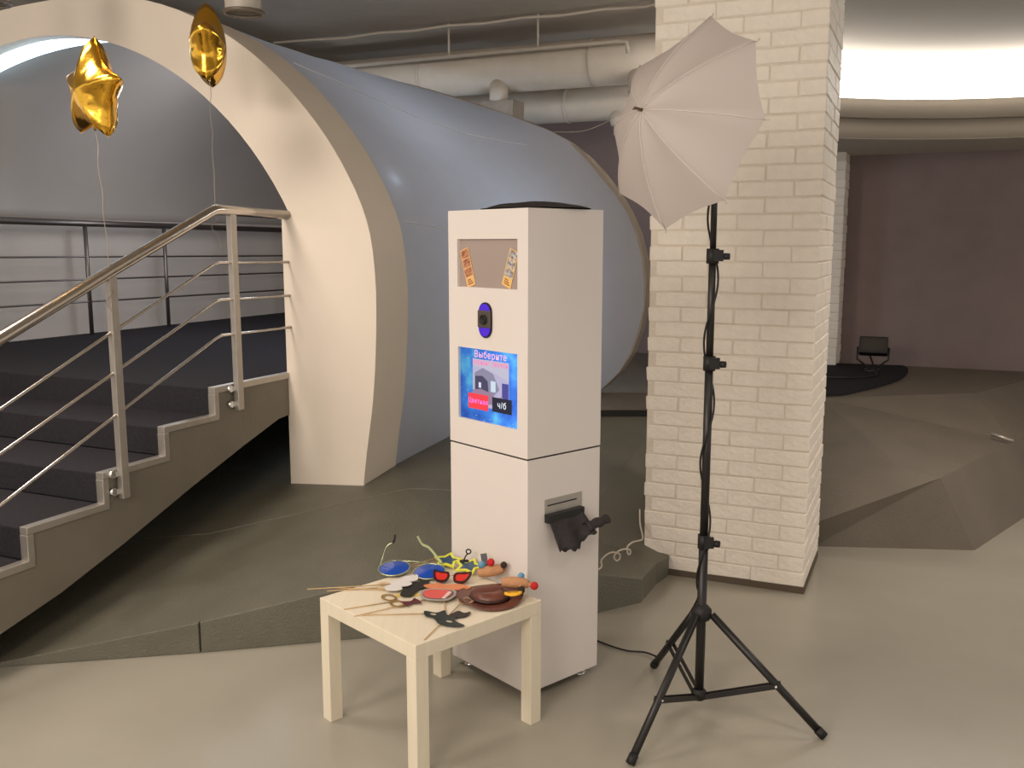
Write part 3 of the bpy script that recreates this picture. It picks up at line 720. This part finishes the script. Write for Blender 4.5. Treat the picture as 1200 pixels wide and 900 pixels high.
# yellow star glasses
g = thing('party_glasses', 'yellow star shaped glasses with dark blue lenses against the booth', 'glasses', (-0.2, 3.45, TZ))
ym = pm('lime_plastic', (226, 226, 70), rough=0.3); sl_m = pm('slate_lens', (62, 86, 110), rough=0.2)
gp = pm('pale_green_plastic', (180, 190, 142), rough=0.35)
for c, rot in (((-0.248, 3.478), 80), ((-0.163, 3.412), 70)):
    flat('star_frame', star2(0.062, 0.55, rot), c, 0, TZ + 0.017, 0.006, ym, g, 10, hole=star2(0.043, 0.55, rot))
    flat('lens', star2(0.046, 0.55, rot), c, 0, TZ + 0.018, 0.003, sl_m, g, 10)
b = MB(); b.tube(spline([(-0.268, 3.44, TZ + .022), (-0.29, 3.455, TZ + .045), (-0.318, 3.465, TZ + .075), (-0.345, 3.47, TZ + .088), (-0.362, 3.472, TZ + .118)], 5), [0.005] * 15 + [0.004] * 5 + [0.0055], 7); b.build('temple', gp, g)
b = MB(); b.tube([(-0.205, 3.45, TZ + .021), (-0.19, 3.44, TZ + .021)], 0.005, 6); b.build('bridge', ym, g)
b = MB(); b.tube([(-0.115, 3.40, TZ + .02), (-0.13, 3.425, TZ + .014), (-0.155, 3.452, TZ + .012), (-0.19, 3.475, TZ + .012)], 0.005, 7); b.build('temple', M['rubber'], g)

# black loop prop peeping above the stars
g = thing('loop_prop', 'tiny black loop on a stalk behind the star glasses', 'prop', (-0.17, 3.44, TZ))
b = MB(); b.tube([(-0.185, 3.447, TZ + .03), (-0.176, 3.447, TZ + .05), (-0.168, 3.447, TZ + .058)], 0.0028, 6); b.build('stalk', M['rubber'], g)
b = MB(); b.tube([(-0.166 + .009 * math.cos(R(30 * k)), 3.447, TZ + .066 + .009 * math.sin(R(30 * k))) for k in range(12)], 0.0028, 6, closed=True); b.build('loop', M['rubber'], g)
b = MB(); b.box(-0.20, -0.165, 3.435, 3.455, TZ, TZ + .033); b.build('base', M['rubber'], g, bevel=0.004)

# red cat-eye glasses
g = thing('party_glasses', 'small red lens cat-eye glasses with dark frame in front of the stars', 'glasses', (-0.22, 3.30, TZ))
rl_ = pm('red_lens', (214, 52, 44), rough=0.2, coat=0.4); rf = pm('wine_frame', (58, 22, 22), rough=0.3)
for c, mir in (((-0.257, 3.297), -1), ((-0.187, 3.285), 1)):
    ol = sm2([(-.028 * mir, .006), (-.019 * mir, .026), (.010 * mir, .027), (.036 * mir, .034), (.030 * mir, -.004), (.012 * mir, -.026), (-.020 * mir, -.022)], 3)
    flat('frame', ol, c, -8, TZ + 0.018, 0.006, rf, g, 22, hole=[(x * .74, y * .70) for x, y in ol])
    flat('lens', [(x * .78, y * .74) for x, y in ol], c, -8, TZ + 0.019, 0.003, rl_, g, 22)
b = MB(); b.tube([(-0.230, 3.302, TZ + .024), (-0.221, 3.303, TZ + .026), (-0.212, 3.300, TZ + .024)], 0.004, 6); b.build('bridge', pm('pale_bridge', (200, 170, 160)), g)

# white and black moustaches on sticks
mus = [(-.078, -.020), (-.06, -.036), (-.03, -.028), (-.005, -.018), (.02, -.020), (.05, -.012), (.078, .018), (.068, .030), (.046, .020), (.02, .028), (-.006, .022), (-.03, .022), (-.05, .002), (-.07, -.006)]
g = thing('paper_moustache', 'white paper moustache lying on top of the black one', 'moustache', (-0.40, 3.26, TZ))
flat('cutout', sm2([(-.092, -.006), (-.074, -.040), (-.050, -.046), (-.036, -.026), (-.016, -.040), (.010, -.036), (.018, -.016), (.044, -.026), (.066, -.012), (.088, .012), (.084, .028), (.066, .024), (.052, .036), (.028, .036), (.014, .024), (-.004, .036), (-.030, .034), (-.044, .018), (-.066, .022)], 3), (-0.395, 3.262), 52, TZ + 0.012, 0.002, pm('white_paper', (226, 222, 220)), g)
skewer(g, (-0.734, 3.218), (-0.43, 3.25), TZ + 0.003, TZ + 0.010)
g = thing('paper_moustache', 'black paper moustache half under the white one', 'moustache', (-0.35, 3.24, TZ))
flat('cutout', sm2([(x * 1.1, y * 1.5) for x, y in mus]), (-0.350, 3.226), 48, TZ + 0.006, 0.002, pm('black_paper', (30, 26, 26)), g)
skewer(g, (-0.66, 3.235), (-0.38, 3.20), TZ + 0.0025, TZ + 0.005)
g = thing('paper_ring', 'beige ring shaped paper prop beside the white moustache', 'prop', (-0.46, 3.24, TZ))
flat('ring', ell(0.024, 0.034), (-0.462, 3.246), 20, TZ + 0.006, 0.002, pm('beige_paper', (214, 188, 152)), g, hole=ell(0.013, 0.021))
skewer(g, (-0.66, 3.203), (-0.482, 3.228), TZ + 0.002, TZ + 0.004)
g = thing('paper_strip', 'narrow yellow paper strip below the black moustache', 'prop', (-0.35, 3.165, TZ))
flat('cutout', [(-.055, -.009), (.055, -.006), (.055, .008), (-.055, .007)], (-0.352, 3.167), 4, TZ + 0.001, 0.002, pm('yellow_paper', (228, 200, 74)), g)
g = thing('paper_lips', 'orange paper lips under the red glasses', 'lips', (-0.24, 3.22, TZ))
flat('cutout', sm2([(-.085, .005), (-.05, .030), (-.015, .026), (0, .020), (.015, .026), (.05, .030), (.088, .0), (.05, -.022), (0, -.030), (-.05, -.022)]), (-0.235, 3.225), -6, TZ + 0.008, 0.002, pm('orange_paper', (222, 138, 92)), g)

# toothy mouth prop
g = thing('paper_mouth', 'paper toothy mouth, pink and red with grey border', 'mouth', (-0.26, 3.14, TZ))
md = sm2([(-.060, .030), (-.040, .052), (.020, .056), (.058, .044), (.066, .0), (.046, -.046), (.0, -.054), (-.040, -.042), (-.062, -.006)])
mc = (-0.262, 3.142)
flat('border', md, mc, -6, TZ + 0.011, 0.0018, pm('grey_card', (168, 158, 150)), g)
flat('outline', [(x * .84, y * .82) for x, y in md], mc, -6, TZ + 0.0125, 0.0012, pm('dark_grey_card', (96, 92, 92)), g)
flat('mouth', [(x * .76 - .003, y * .74 + .002) for x, y in md], mc, -6, TZ + 0.0135, 0.001, pm('coral_card', (222, 92, 84)), g)
for k in range(4):
    flat('tooth', [(-.006, -.0055), (.007, -.005), (.007, .0055), (-.006, .0055)], (mc[0] + 0.026 + 0.005 * k, mc[1] - 0.035 + 0.0165 * k), -14, TZ + 0.0143, 0.0012, pm('tooth_white', (234, 222, 214)), g)
skewer(g, (-0.235, 3.10), (-0.222, 2.99), TZ + 0.008, TZ + 0.003)

# small gold paper glasses, bow, sticks
g = thing('paper_glasses', 'tiny gold rimmed paper glasses on a stick at left', 'glasses', (-0.41, 3.10, TZ))
go = pm('gold_card', (150, 118, 52), rough=0.35, metal=0.3)
for c in ((-0.430, 3.134), (-0.394, 3.078)):
    flat('rim', ell(0.024, 0.034), c, 42, TZ + 0.004, 0.002, go, g, hole=ell(0.017, 0.026))
skewer(g, (-0.57, 3.035), (-0.425, 3.095), TZ + 0.002, TZ + 0.003)
g = thing('paper_bow', 'small dark red paper bow tie on a stick', 'bow', (-0.346, 3.08, TZ))
flat('cutout', [(-.028, -.026), (-.004, -.008), (.006, -.010), (.026, -.028), (.030, .004), (.024, .030), (.004, .010), (-.006, .012), (-.030, .024)], (-0.346, 3.083), 30, TZ + 0.007, 0.002, pm('maroon_card', (92, 36, 36)), g)
skewer(g, (-0.524, 2.969), (-0.285, 3.125), TZ + 0.004, TZ + 0.0045)
# dark green moustaches
dg = pm('dark_green_card', (32, 42, 38), rough=0.4)
g = thing('paper_mask', 'dark green paper mask with two eye holes near the table edge', 'mask', (-0.23, 2.95, TZ))
flat('cutout', sm2([(-.055, .045), (-.050, .005), (-.020, -.014), (.0, -.060), (.045, -.082), (.085, -.078), (.052, -.040), (.050, -.008), (.022, .012), (.012, .050), (-.015, .030)], 4), (-0.238, 2.962), 0, TZ + 0.006, 0.002, dg, g)
for c in ((-0.262, 2.976), (-0.205, 2.915)):
    flat('eye', ell(0.011, 0.006), c, -25, TZ + 0.0082, 0.0006, pm('eye_pale', (196, 184, 160)), g)
skewer(g, (-0.498, 2.984), (-0.27, 2.99), TZ + 0.0025, TZ + 0.005)
g = thing('paper_moustache', 'dark green paper wing right of the green mask', 'moustache', (-0.17, 2.99, TZ))
flat('cutout', sm2([(-.045, -.014), (-.01, -.026), (.025, -.018), (.042, .016), (.020, .010), (.002, .030), (-.02, .012)], 4), (-0.178, 2.982), 8, TZ + 0.004, 0.002, pm('dark_card', (44, 36, 32)), g)
g = thing('paper_monocle', 'brown ring monocle on a stick beside the hat', 'monocle', (-0.16, 3.09, TZ))
flat('ring', ell(0.027, 0.030), (-0.158, 3.092), 0, TZ + 0.009, 0.002, pm('tan_card', (160, 128, 100)), g, hole=ell(0.018, 0.020))
flat('glass', ell(0.0185, 0.0205), (-0.158, 3.092), 0, TZ + 0.0085, 0.001, pm('brown_card', (92, 58, 34)), g)
skewer(g, (-0.178, 3.068), (-0.275, 2.786), TZ + 0.007, TZ + 0.0025)
for k, (p, q, lb) in enumerate((((-0.43, 3.41), (-0.295, 3.53), 'skewer poking out behind the blue glasses toward the booth'),
                             ((-0.40, 3.43), (-0.262, 3.525), 'skewer lying just in front of the rearmost skewer'))):
    tag(skewer(None, p, q, TZ + 0.012 - .004 * k, TZ + 0.012 - .004 * k), 'wooden ' + lb, 'stick', 'loose wooden skewers')

# brown hat
hm = pm('brown_felt', (104, 58, 44), rough=0.35, var=0.25, vscale=14, bump=0.2, bscale=25)
hat = thing('toy_hat', 'shiny brown toy hat lying at the table corner by the booth', 'hat', (-0.075, 3.14, TZ))
HM = Matrix.Translation((-0.078, 3.135, TZ)) @ Matrix.Rotation(R(20), 4, 'Z')
def brim(uu, vv):
    an = 2 * math.pi * uu; r = 0.062 + 0.055 * vv
    return HM @ Vector((r * 1.0 * math.cos(an), r * 1.05 * math.sin(an), 0.004 + 0.018 * vv * vv * (0.5 + 0.5 * math.cos(2 * an)) ))
b = MB(); b.grid(brim, 36, 5, closed_u=True); b.build('brim', hm, hat, solid=0.003, fix=False)
def crown(uu, vv):
    an = 2 * math.pi * uu; r = 0.064 * (1 - vv ** 2.6) + 0.001
    d = 0.016 * math.exp(-((r * math.sin(an)) / 0.016) ** 2) * vv
    return HM @ Vector((r * 1.0 * math.cos(an), r * 1.05 * math.sin(an), 0.004 + 0.032 * min(1, vv * 1.5) ** 0.7 - d))
b = MB(); b.grid(crown, 32, 12, closed_u=True); b.build('crown', hm, hat, fix=False)
b = MB(); b.tube([HM @ Vector((0.0655 * math.cos(R(12 * k)), 0.0685 * math.sin(R(12 * k)), 0.012)) for k in range(30)], 0.006, 6, closed=True); b.build('band', pm('band_brown', (52, 24, 18), rough=0.4), hat)

# yellow bow and tan felt antlers with pompoms
g = thing('felt_bow', 'small yellow felt bow on the hat brim', 'bow', (0.0, 3.10, TZ + 0.03))
def leaf(uu, vv):
    x = -0.03 + 0.06 * uu; wv = 0.02 * math.sin(math.pi * min(1, max(0.02, uu))) ** 0.7
    return (0.004 + x, 3.09 + (vv - .5) * 2 * wv - 0.1 * x, TZ + 0.034 + 0.008 * math.cos((vv - .5) * 3) + 0.1 * x)
b = MB(); b.grid(leaf, 12, 7); b.build('petal', pm('yellow_felt', (232, 176, 44), rough=0.8), g, solid=0.003, fix=False)
b = MB(); b.tube([(-0.015, 3.087, TZ + .042), (0.022, 3.084, TZ + .044)], 0.0022, 6); b.build('fold', pm('amber_felt', (170, 112, 20), rough=0.8), g)
tan = pm('tan_felt', (190, 140, 100), rough=0.9, var=0.1, vscale=40, bump=0.3, bscale=150)
def ball(name, c, r, m, parent):
    b = MB(); b.lathe([(r * math.sin(math.pi * k / 8), -r * math.cos(math.pi * k / 8)) for k in range(9)], 14, Matrix.Translation(c))
    return b.build(name, m, parent, fix=True)
red_p = pm('red_pompom', (206, 40, 44), rough=0.9, bump=0.5, bscale=200); blu_p = pm('blue_pompom', (104, 158, 190), rough=0.9, bump=0.5, bscale=200); blk_p = pm('brown_pompom', (58, 40, 34), rough=0.9, bump=0.5, bscale=200)
def antler(label, pts, tips):
    t = thing('felt_antler', label, 'antler', pts[0], 'felt antlers with pompoms')
    P = spline(pts, 5); k = len(P)
    b = MB(); b.tube(P, [0.010 + 0.011 * math.sin(math.pi * min(1, 0.15 + 0.8 * i / (k - 1))) for i in range(k)], 10); b.build('body', tan, t)
    for c, r, m, base in tips:
        b = MB(); b.tube([base, c], [0.010, 0.006], 8); b.build('prong', tan, t)
        ball('pompom', c, r, m, t)
antler('tan felt antler with red and blue pompoms behind the hat', [(-0.125, 3.335, TZ + .022), (-0.09, 3.33, TZ + .03), (-0.05, 3.325, TZ + .038), (-0.03, 3.315, TZ + .045)],
       [((-0.112, 3.335, TZ + .052), 0.014, blu_p, (-0.085, 3.33, TZ + .03)), ((-0.078, 3.325, TZ + .066), 0.0145, red_p, (-0.066, 3.328, TZ + .036)), ((-0.030, 3.312, TZ + .060), 0.013, blk_p, (-0.036, 3.316, TZ + .042))])
antler('tan felt antler with red pompom overhanging the table corner', [(-0.035, 3.175, TZ + .045), (0.0, 3.17, TZ + .046), (0.035, 3.165, TZ + .046), (0.06, 3.16, TZ + .042)],
       [((0.032, 3.18, TZ + .066), 0.0125, blu_p, (0.028, 3.168, TZ + .046)), ((0.032, 3.125, TZ + .036), 0.0135, blk_p, (0.03, 3.16, TZ + .044)), ((0.078, 3.145, TZ + .043), 0.0145, red_p, (0.052, 3.16, TZ + .044))])
g = thing('paper_tag', 'grey blue paper slip standing between the stars and the antlers', 'prop', (-0.10, 3.36, TZ))
flat('cutout', [(-.012, -.02), (.012, -.02), (.012, .03), (-.012, .03)], (-0.102, 3.365), 20, TZ + 0.055, 0.002, pm('slate_card', (92, 92, 98)), g, 60)
b = MB(); b.tube([(-0.10, 3.36, TZ), (-0.10, 3.36, TZ + .05)], 0.003, 6); b.build('stick', stick_m, g)

# ------------------------------------------------------------------ light stand
PX, PY = 0.678, 3.20
ls = thing('light_stand', 'black tripod light stand in front of the brick pillar', 'tripod stand', (PX, PY, 0))
def vt(z0, z1, r, nm='pole', n=14): 
    b = MB(); b.tube([(PX, PY, z0), (PX, PY, z1)], r, n); return b.build(nm, M['black'], ls)
vt(0.045, 0.64, 0.0165); vt(0.64, 1.28, 0.0145); vt(1.28, 1.64, 0.0125); vt(1.64, 1.98, 0.0105)
for z in (0.64, 1.275, 1.64):
    b = MB(); b.tube([(PX, PY, z - 0.028), (PX, PY, z + 0.022)], 0.021, 14); b.box(PX - .004, PX + .03, PY - .03, PY - .012, z - .02, z + .018)
    cl = b.build('collar', M['rubber'], ls)
    b = MB(); b.tube([(PX + .012, PY - .012, z), (PX + .034, PY - .022, z)], 0.006, 8); b.tube([(PX + .034, PY - .022, z - .004), (PX + .05, PY - .03, z - .004)], [0.013, 0.012], 6); b.build('knob', M['rubber'], cl)
b = MB(); b.lathe([(0.017, .345), (.03, .35), (.036, .365), (.036, .385), (.024, .40), (.017, .405)], 18, Matrix.Translation((PX, PY, 0))); b.build('hub', M['rubber'], ls)
b = MB(); b.lathe([(0.0, .045), (.02, .045), (.028, .055), (.028, .075), (.018, .085)], 18, Matrix.Translation((PX, PY, 0))); b.build('lower_collar', M['rubber'], ls)
for fx, fy in ((0.389, 2.839), (1.062, 3.005), (0.570, 3.544)):
    d = Vector((fx - PX, fy - PY, 0)).normalized(); sd = Vector((-d.y, d.x, 0))
    top = Vector((PX, PY, 0.372)) + d * 0.038; ft = Vector((fx, fy, 0.016)); ax = (ft - top)
    b = MB(); b.tube([top, ft], 0.0135, 10); lg = b.build('leg', M['black'], ls)
    b = MB(); b.tube([ft - ax.normalized() * 0.02, ft + ax.normalized() * 0.012], 0.016, 10); b.build('foot_cap', M['rubber'], lg)
    mid = top + ax * 0.60
    for q in (-1, 1):
        b = MB(); p0_ = Vector((PX, PY, 0.062)) + d * 0.025 + sd * 0.011 * q; p1_ = mid + sd * 0.011 * q
        dd = (p1_ - p0_).normalized(); nn = dd.cross(sd).normalized()
        Mf = frame(p0_, dd, sd, nn); Lb = (p1_ - p0_).length
        b.box(-0.012, Lb + 0.012, -0.0025, 0.0025, -0.009, 0.009, Mf); b.build('brace', M['black'], ls)
    b = MB(); b.tube([mid - sd * 0.017, mid + sd * 0.017], 0.004, 8); b.build('bolt', M['chrome'], lg)
b = MB(); b.tube([top + sd * 0.012 for top in (Vector((PX, PY, 0.372)),)] * 1 + [Vector((PX, PY, 0.372))], 0.004, 6)

# ------------------------------------------------------------------ shoot-through umbrella on the stand
UN = Vector((-0.811, -0.561, 0.167)).normalized()
UC = Vector((0.550, 3.10, 2.057)); UE1 = Vector((0.568, -0.823, 0)).normalized(); UE2 = UN.cross(UE1).normalized()
if UE2.z < 0: UE2 = -UE2
UR, UD = 0.337, 0.185
um = thing('photo_umbrella', 'white translucent photo umbrella opened at the top of the light stand', 'umbrella', tuple(UC))
angs = [R(v) for v in (81, 41, -3.5, -48.5, -92.5, -141.5, 180, 138.5)]
angs = sorted([a % (2 * math.pi) for a in angs])
def canopy_pt(an, q):
    """an: angle around the axis; q 0 apex .. 1 rim"""
    k = 0
    for i in range(8):
        a0, a1 = angs[i], angs[(i + 1) % 8] + (2 * math.pi if i == 7 else 0)
        aa = an if an >= angs[0] else an + 2 * math.pi
        if a0 <= aa <= a1: k = i; break
    h = (a1 - a0) / 2; m_ = (a0 + a1) / 2
    rim = math.cos(h) / math.cos(aa - m_)
    f = 1 - abs(aa - m_) / h                       # 0 on a rib, 1 in the middle of a panel
    f = math.sin(f * math.pi / 2)
    r = UR * q * (1 - (1 - rim) * q - 0.035 * f * q * q)
    d = UD * (1 - q ** 1.75) - 0.012 * f * math.sin(math.pi * min(1, q)) * 1.3
    return UC + (UE1 * math.cos(an) + UE2 * math.sin(an)) * r + UN * d
alls = []
for i in range(8):
    a0, a1 = angs[i], angs[(i + 1) % 8] + (2 * math.pi if i == 7 else 0)
    alls += [a0 + (a1 - a0) * j / 8 for j in range(8)]
b = MB()
nA, nQ = len(alls), 16
b.add([canopy_pt(a % (2 * math.pi), 0.02 + 0.98 * q / (nQ - 1)) for q in range(nQ) for a in alls],
      [(q * nA + k, q * nA + (k + 1) % nA, (q + 1) * nA + (k + 1) % nA, (q + 1) * nA + k) for q in range(nQ - 1) for k in range(nA)], True)
b.build('canopy', M['umb'], um, fix=False)
ribm = pm('rib_steel', (206, 198, 190), rough=0.3, metal=0.6)
seamm = mat('umbrella_seam', lin(236, 228, 222), 0.5, trans=0.2)
for a_ in angs:
    b = MB(); b.tube([canopy_pt(a_, 0.03 + 0.97 * k / 12) - UN * 0.006 for k in range(13)] + [canopy_pt(a_, 1.0) - UN * 0.006 + (UE1 * math.cos(a_) + UE2 * math.sin(a_)) * 0.012], 0.0016, 6); rb = b.build('rib', ribm, um)
    b = MB(); b.tube([canopy_pt(a_, 0.03 + 0.97 * k / 12) + UN * 0.0008 for k in range(13)], 0.0018, 5); b.build('seam', seamm, um)
    b = MB(); b.tube([canopy_pt(a_, 0.55) - UN * 0.006, UC - UN * 0.02], 0.0014, 5); b.build('strut', ribm, rb)
ap = UC + UN * UD
b = MB(); b.tube([ap - UN * 0.006, ap + UN * 0.012, ap + UN * 0.03], [0.006, 0.005, 0.003], 8); b.tube([ap + UN * .012, ap + UN * .018 - UE1 * .02], 0.0022, 6)
b.build('ferrule', pm('ferrule_bronze', (120, 104, 84), rough=0.35, metal=0.8), um)
b = MB(); b.tube([ap, UC - UN * 0.26], 0.004, 8); b.build('shaft', ribm, um)
hd = UC - UN * 0.162
b = MB(); b.box(-.016, .016, -.016, .016, -.05, .02, frame((PX, PY, 2.0), UE1, UN.cross(UE1), UN.cross(UE1).cross(UE1)) if False else Matrix.Translation((PX, PY, 2.0))); b.build('umbrella_bracket', M['rubber'], ls, bevel=0.003)
b = MB(); b.tube([(PX, PY, 2.01), hd + Vector((0, 0, .0)) - UN * 0.01 - Vector((0, 0, .008)), hd - UN * 0.05 - Vector((0, 0, .02))], [0.012, 0.02, 0.024], 12); lh = b.build('lamp_holder', M['rubber'], ls)
ball('bulb', hd + UN * 0.06 - Vector((0, 0, .045)), 0.032, pm('white_bulb', (230, 226, 220), rough=0.3), ls)
b = MB(); b.tube([hd - UN * .04 - Vector((0, 0, .02)), hd + UN * .03 - Vector((0, 0, .04))], 0.016, 10); b.build('bulb_socket', M['rubber'], ls)

# cords
pc = [(0.352, 3.80, .007), (0.41, 3.74, .007), (0.478, 3.69, .007), (0.55, 3.672, .008), (0.595, 3.60, .02), (0.600, 3.50, .075), (0.585, 3.43, .13), (0.60, 3.36, .20), (0.632, 3.29, .30), (0.655, 3.245, .37)]
zz = 0.37; k = 0
wind = [(PX + 0.0205 * math.cos(0.62 * j + 2), PY + 0.0205 * math.sin(0.62 * j + 2), 0.43 + 0.042 * j) for j in range(37)]
b = MB(); b.tube(spline(pc + wind, 4), 0.0036, 6)
tag(b.build('power_cord', M['rubber']), 'thin black power cord running from the booth and winding up the stand', 'cord')
co = [(0.36, 4.10, .20), (0.40, 4.13, 0.203), (0.412, 4.14, 0.215), (0.412, 4.14, 0.245), (0.452, 4.15, 0.274), (0.495, 4.17, 0.262), (0.497, 4.17, .238), (0.48, 4.16, 0.232), (0.470, 4.16, 0.252), (0.49, 4.165, .276), (0.52, 4.18, 0.281), (0.546, 4.2, 0.272), (0.550, 4.2, .254), (0.540, 4.2, .25), (0.542, 4.25, 0.268), (0.575, 4.32, .268), (0.605, 4.37, 0.258), (0.640, 4.45, 0.24), (0.656, 4.56, 0.232), (0.655, 4.64, 0.26), (.66, 4.70, .32)]
b = MB(); b.tube(spline(co, 6), 0.0042, 6)
tag(b.build('coiled_cord', pm('white_cable', (206, 196, 180))), 'curly white cord looping over the ramp to the brick pillar', 'cord')
b = MB(); b.tube(spline([tuple(W(0.30, 2.05, 2.45)), tuple(W(0.55, 2.1, 2.46)), tuple(W(0.85, 2.15, 2.62)), tuple(W(1.2, 2.2, 2.95))], 6), 0.0022, 5)
tag(b.build('hanging_wire', M['duct']), 'thin wire hanging from the tunnel hoop up behind the umbrella', 'wire')

# ------------------------------------------------------------------ gold star balloons tied to the railing
def balloon(label, c, Rr, yaw, roll, lean, T, tie, rings=14):
    t = thing('star_balloon', label, 'balloon', c, 'gold star balloons')
    Mx = Matrix.Translation(c) @ Matrix.Rotation(R(yaw), 4, 'Z') @ Matrix.Rotation(R(lean), 4, 'X') @ Matrix.Rotation(R(roll), 4, 'Y')   # star in local xz, thin along y
    out = []
    for k in range(5):
        a0 = R(90 + 72 * k); a1 = R(90 + 72 * k + 36)
        out.append((Rr * math.cos(a0), Rr * math.sin(a0), 1)); 
        for f in (0.2, 0.4, 0.6, 0.8, 1.0):
            # concave edges between tips
            a_ = a0 + (a1 - a0) * f; r_ = Rr * (1 - 0.37 * math.sin(f * math.pi / 2) ** 0.75)
            out.append((r_ * math.cos(a_), r_ * math.sin(a_), 0))
        for f in (0.8, 0.6, 0.4, 0.2):
            a_ = a1 + (a1 - a0) * (1 - f); r_ = Rr * (1 - 0.37 * math.sin(f * math.pi / 2) ** 0.75)
            out.append((r_ * math.cos(a_), r_ * math.sin(a_), 0))
    n = len(out)
    for sgn, nm in ((1, 'back'), (-1, 'front')):
        pass
    b = MB(); vs = []; 
    for sgn in (1, -1):
        base = len(vs)
        for j in range(rings + 1):
            q = j / rings
            for i, (x, z, _) in enumerate(out):
                h = T * max(0.0, 1 - q ** 2.0) ** 0.70
                pk = 0.0035 * math.sin(i * 1.9 + 5 * q) * q * (1 - q) * 4 * (1 if i % 2 else -1) * (q > .5)
                vs.append(Mx @ Vector((x * q, sgn * (h + pk), z * q)))
    m_ = (rings + 1) * n; fs = []
    for sidx in (0, 1):
        o_ = sidx * m_
        for j in range(rings):
            for i in range(n):
                i2 = (i + 1) % n; f = (o_ + j * n + i, o_ + j * n + i2, o_ + (j + 1) * n + i2, o_ + (j + 1) * n + i)
                fs.append(f if sidx else f[::-1])
    b.add(vs, fs, True); b.build('foil', M['gold'], t)
    # crimped foil hem
    b = MB(); oo = [Mx @ Vector((x * 1.03, 0, z * 1.03)) for x, z, _ in out]; ii = [Mx @ Vector((x * .985, 0, z * .985)) for x, z, _ in out]
    b.add(oo + ii, [(i, (i + 1) % n, n + (i + 1) % n, n + i) for i in range(n)]); b.build('hem', M['gold'], t, solid=0.001, fix=False)
    low = Mx @ Vector((Rr * 0.50 * math.cos(R(270)), 0, Rr * 0.50 * math.sin(R(270))))
    b = MB(); b.tube([low, low - Vector((0, 0, .05))], [0.012, 0.006], 8); b.build('neck', M['gold'], t)
    pts = [low - Vector((0, 0, .05)) + (Vector(tie) - (low - Vector((0, 0, .05)))) * (k / 10) + Vector((0.006 * math.sin(k * 2), 0, 0)) * (1 - k / 10) for k in range(11)]
    pts += [Vector(tie) + Vector(q) for q in ((0.018, -.03, -.03), (-.014, -.03, -.07), (0.016, -.03, -.12), (0.03, -.025, -.19))]
    b = MB(); b.tube(spline(pts, 4), 0.0016, 5); b.build('ribbon', M['ribbon'], t)
balloon('gold foil star balloon at left, turned half sideways, tied to the lower post', (-1.74, 4.05, 2.305), 0.215, -42, 8, 0, 0.085, tuple(W(RS - .0, -1.232, 1.50)))
balloon('gold foil star balloon seen nearly edge on, tied to the upper handrail bend', (-1.455, 4.68, 2.605), 0.205, -79, 0, 0, 0.085, tuple(W(RS, -0.56, 1.83)))
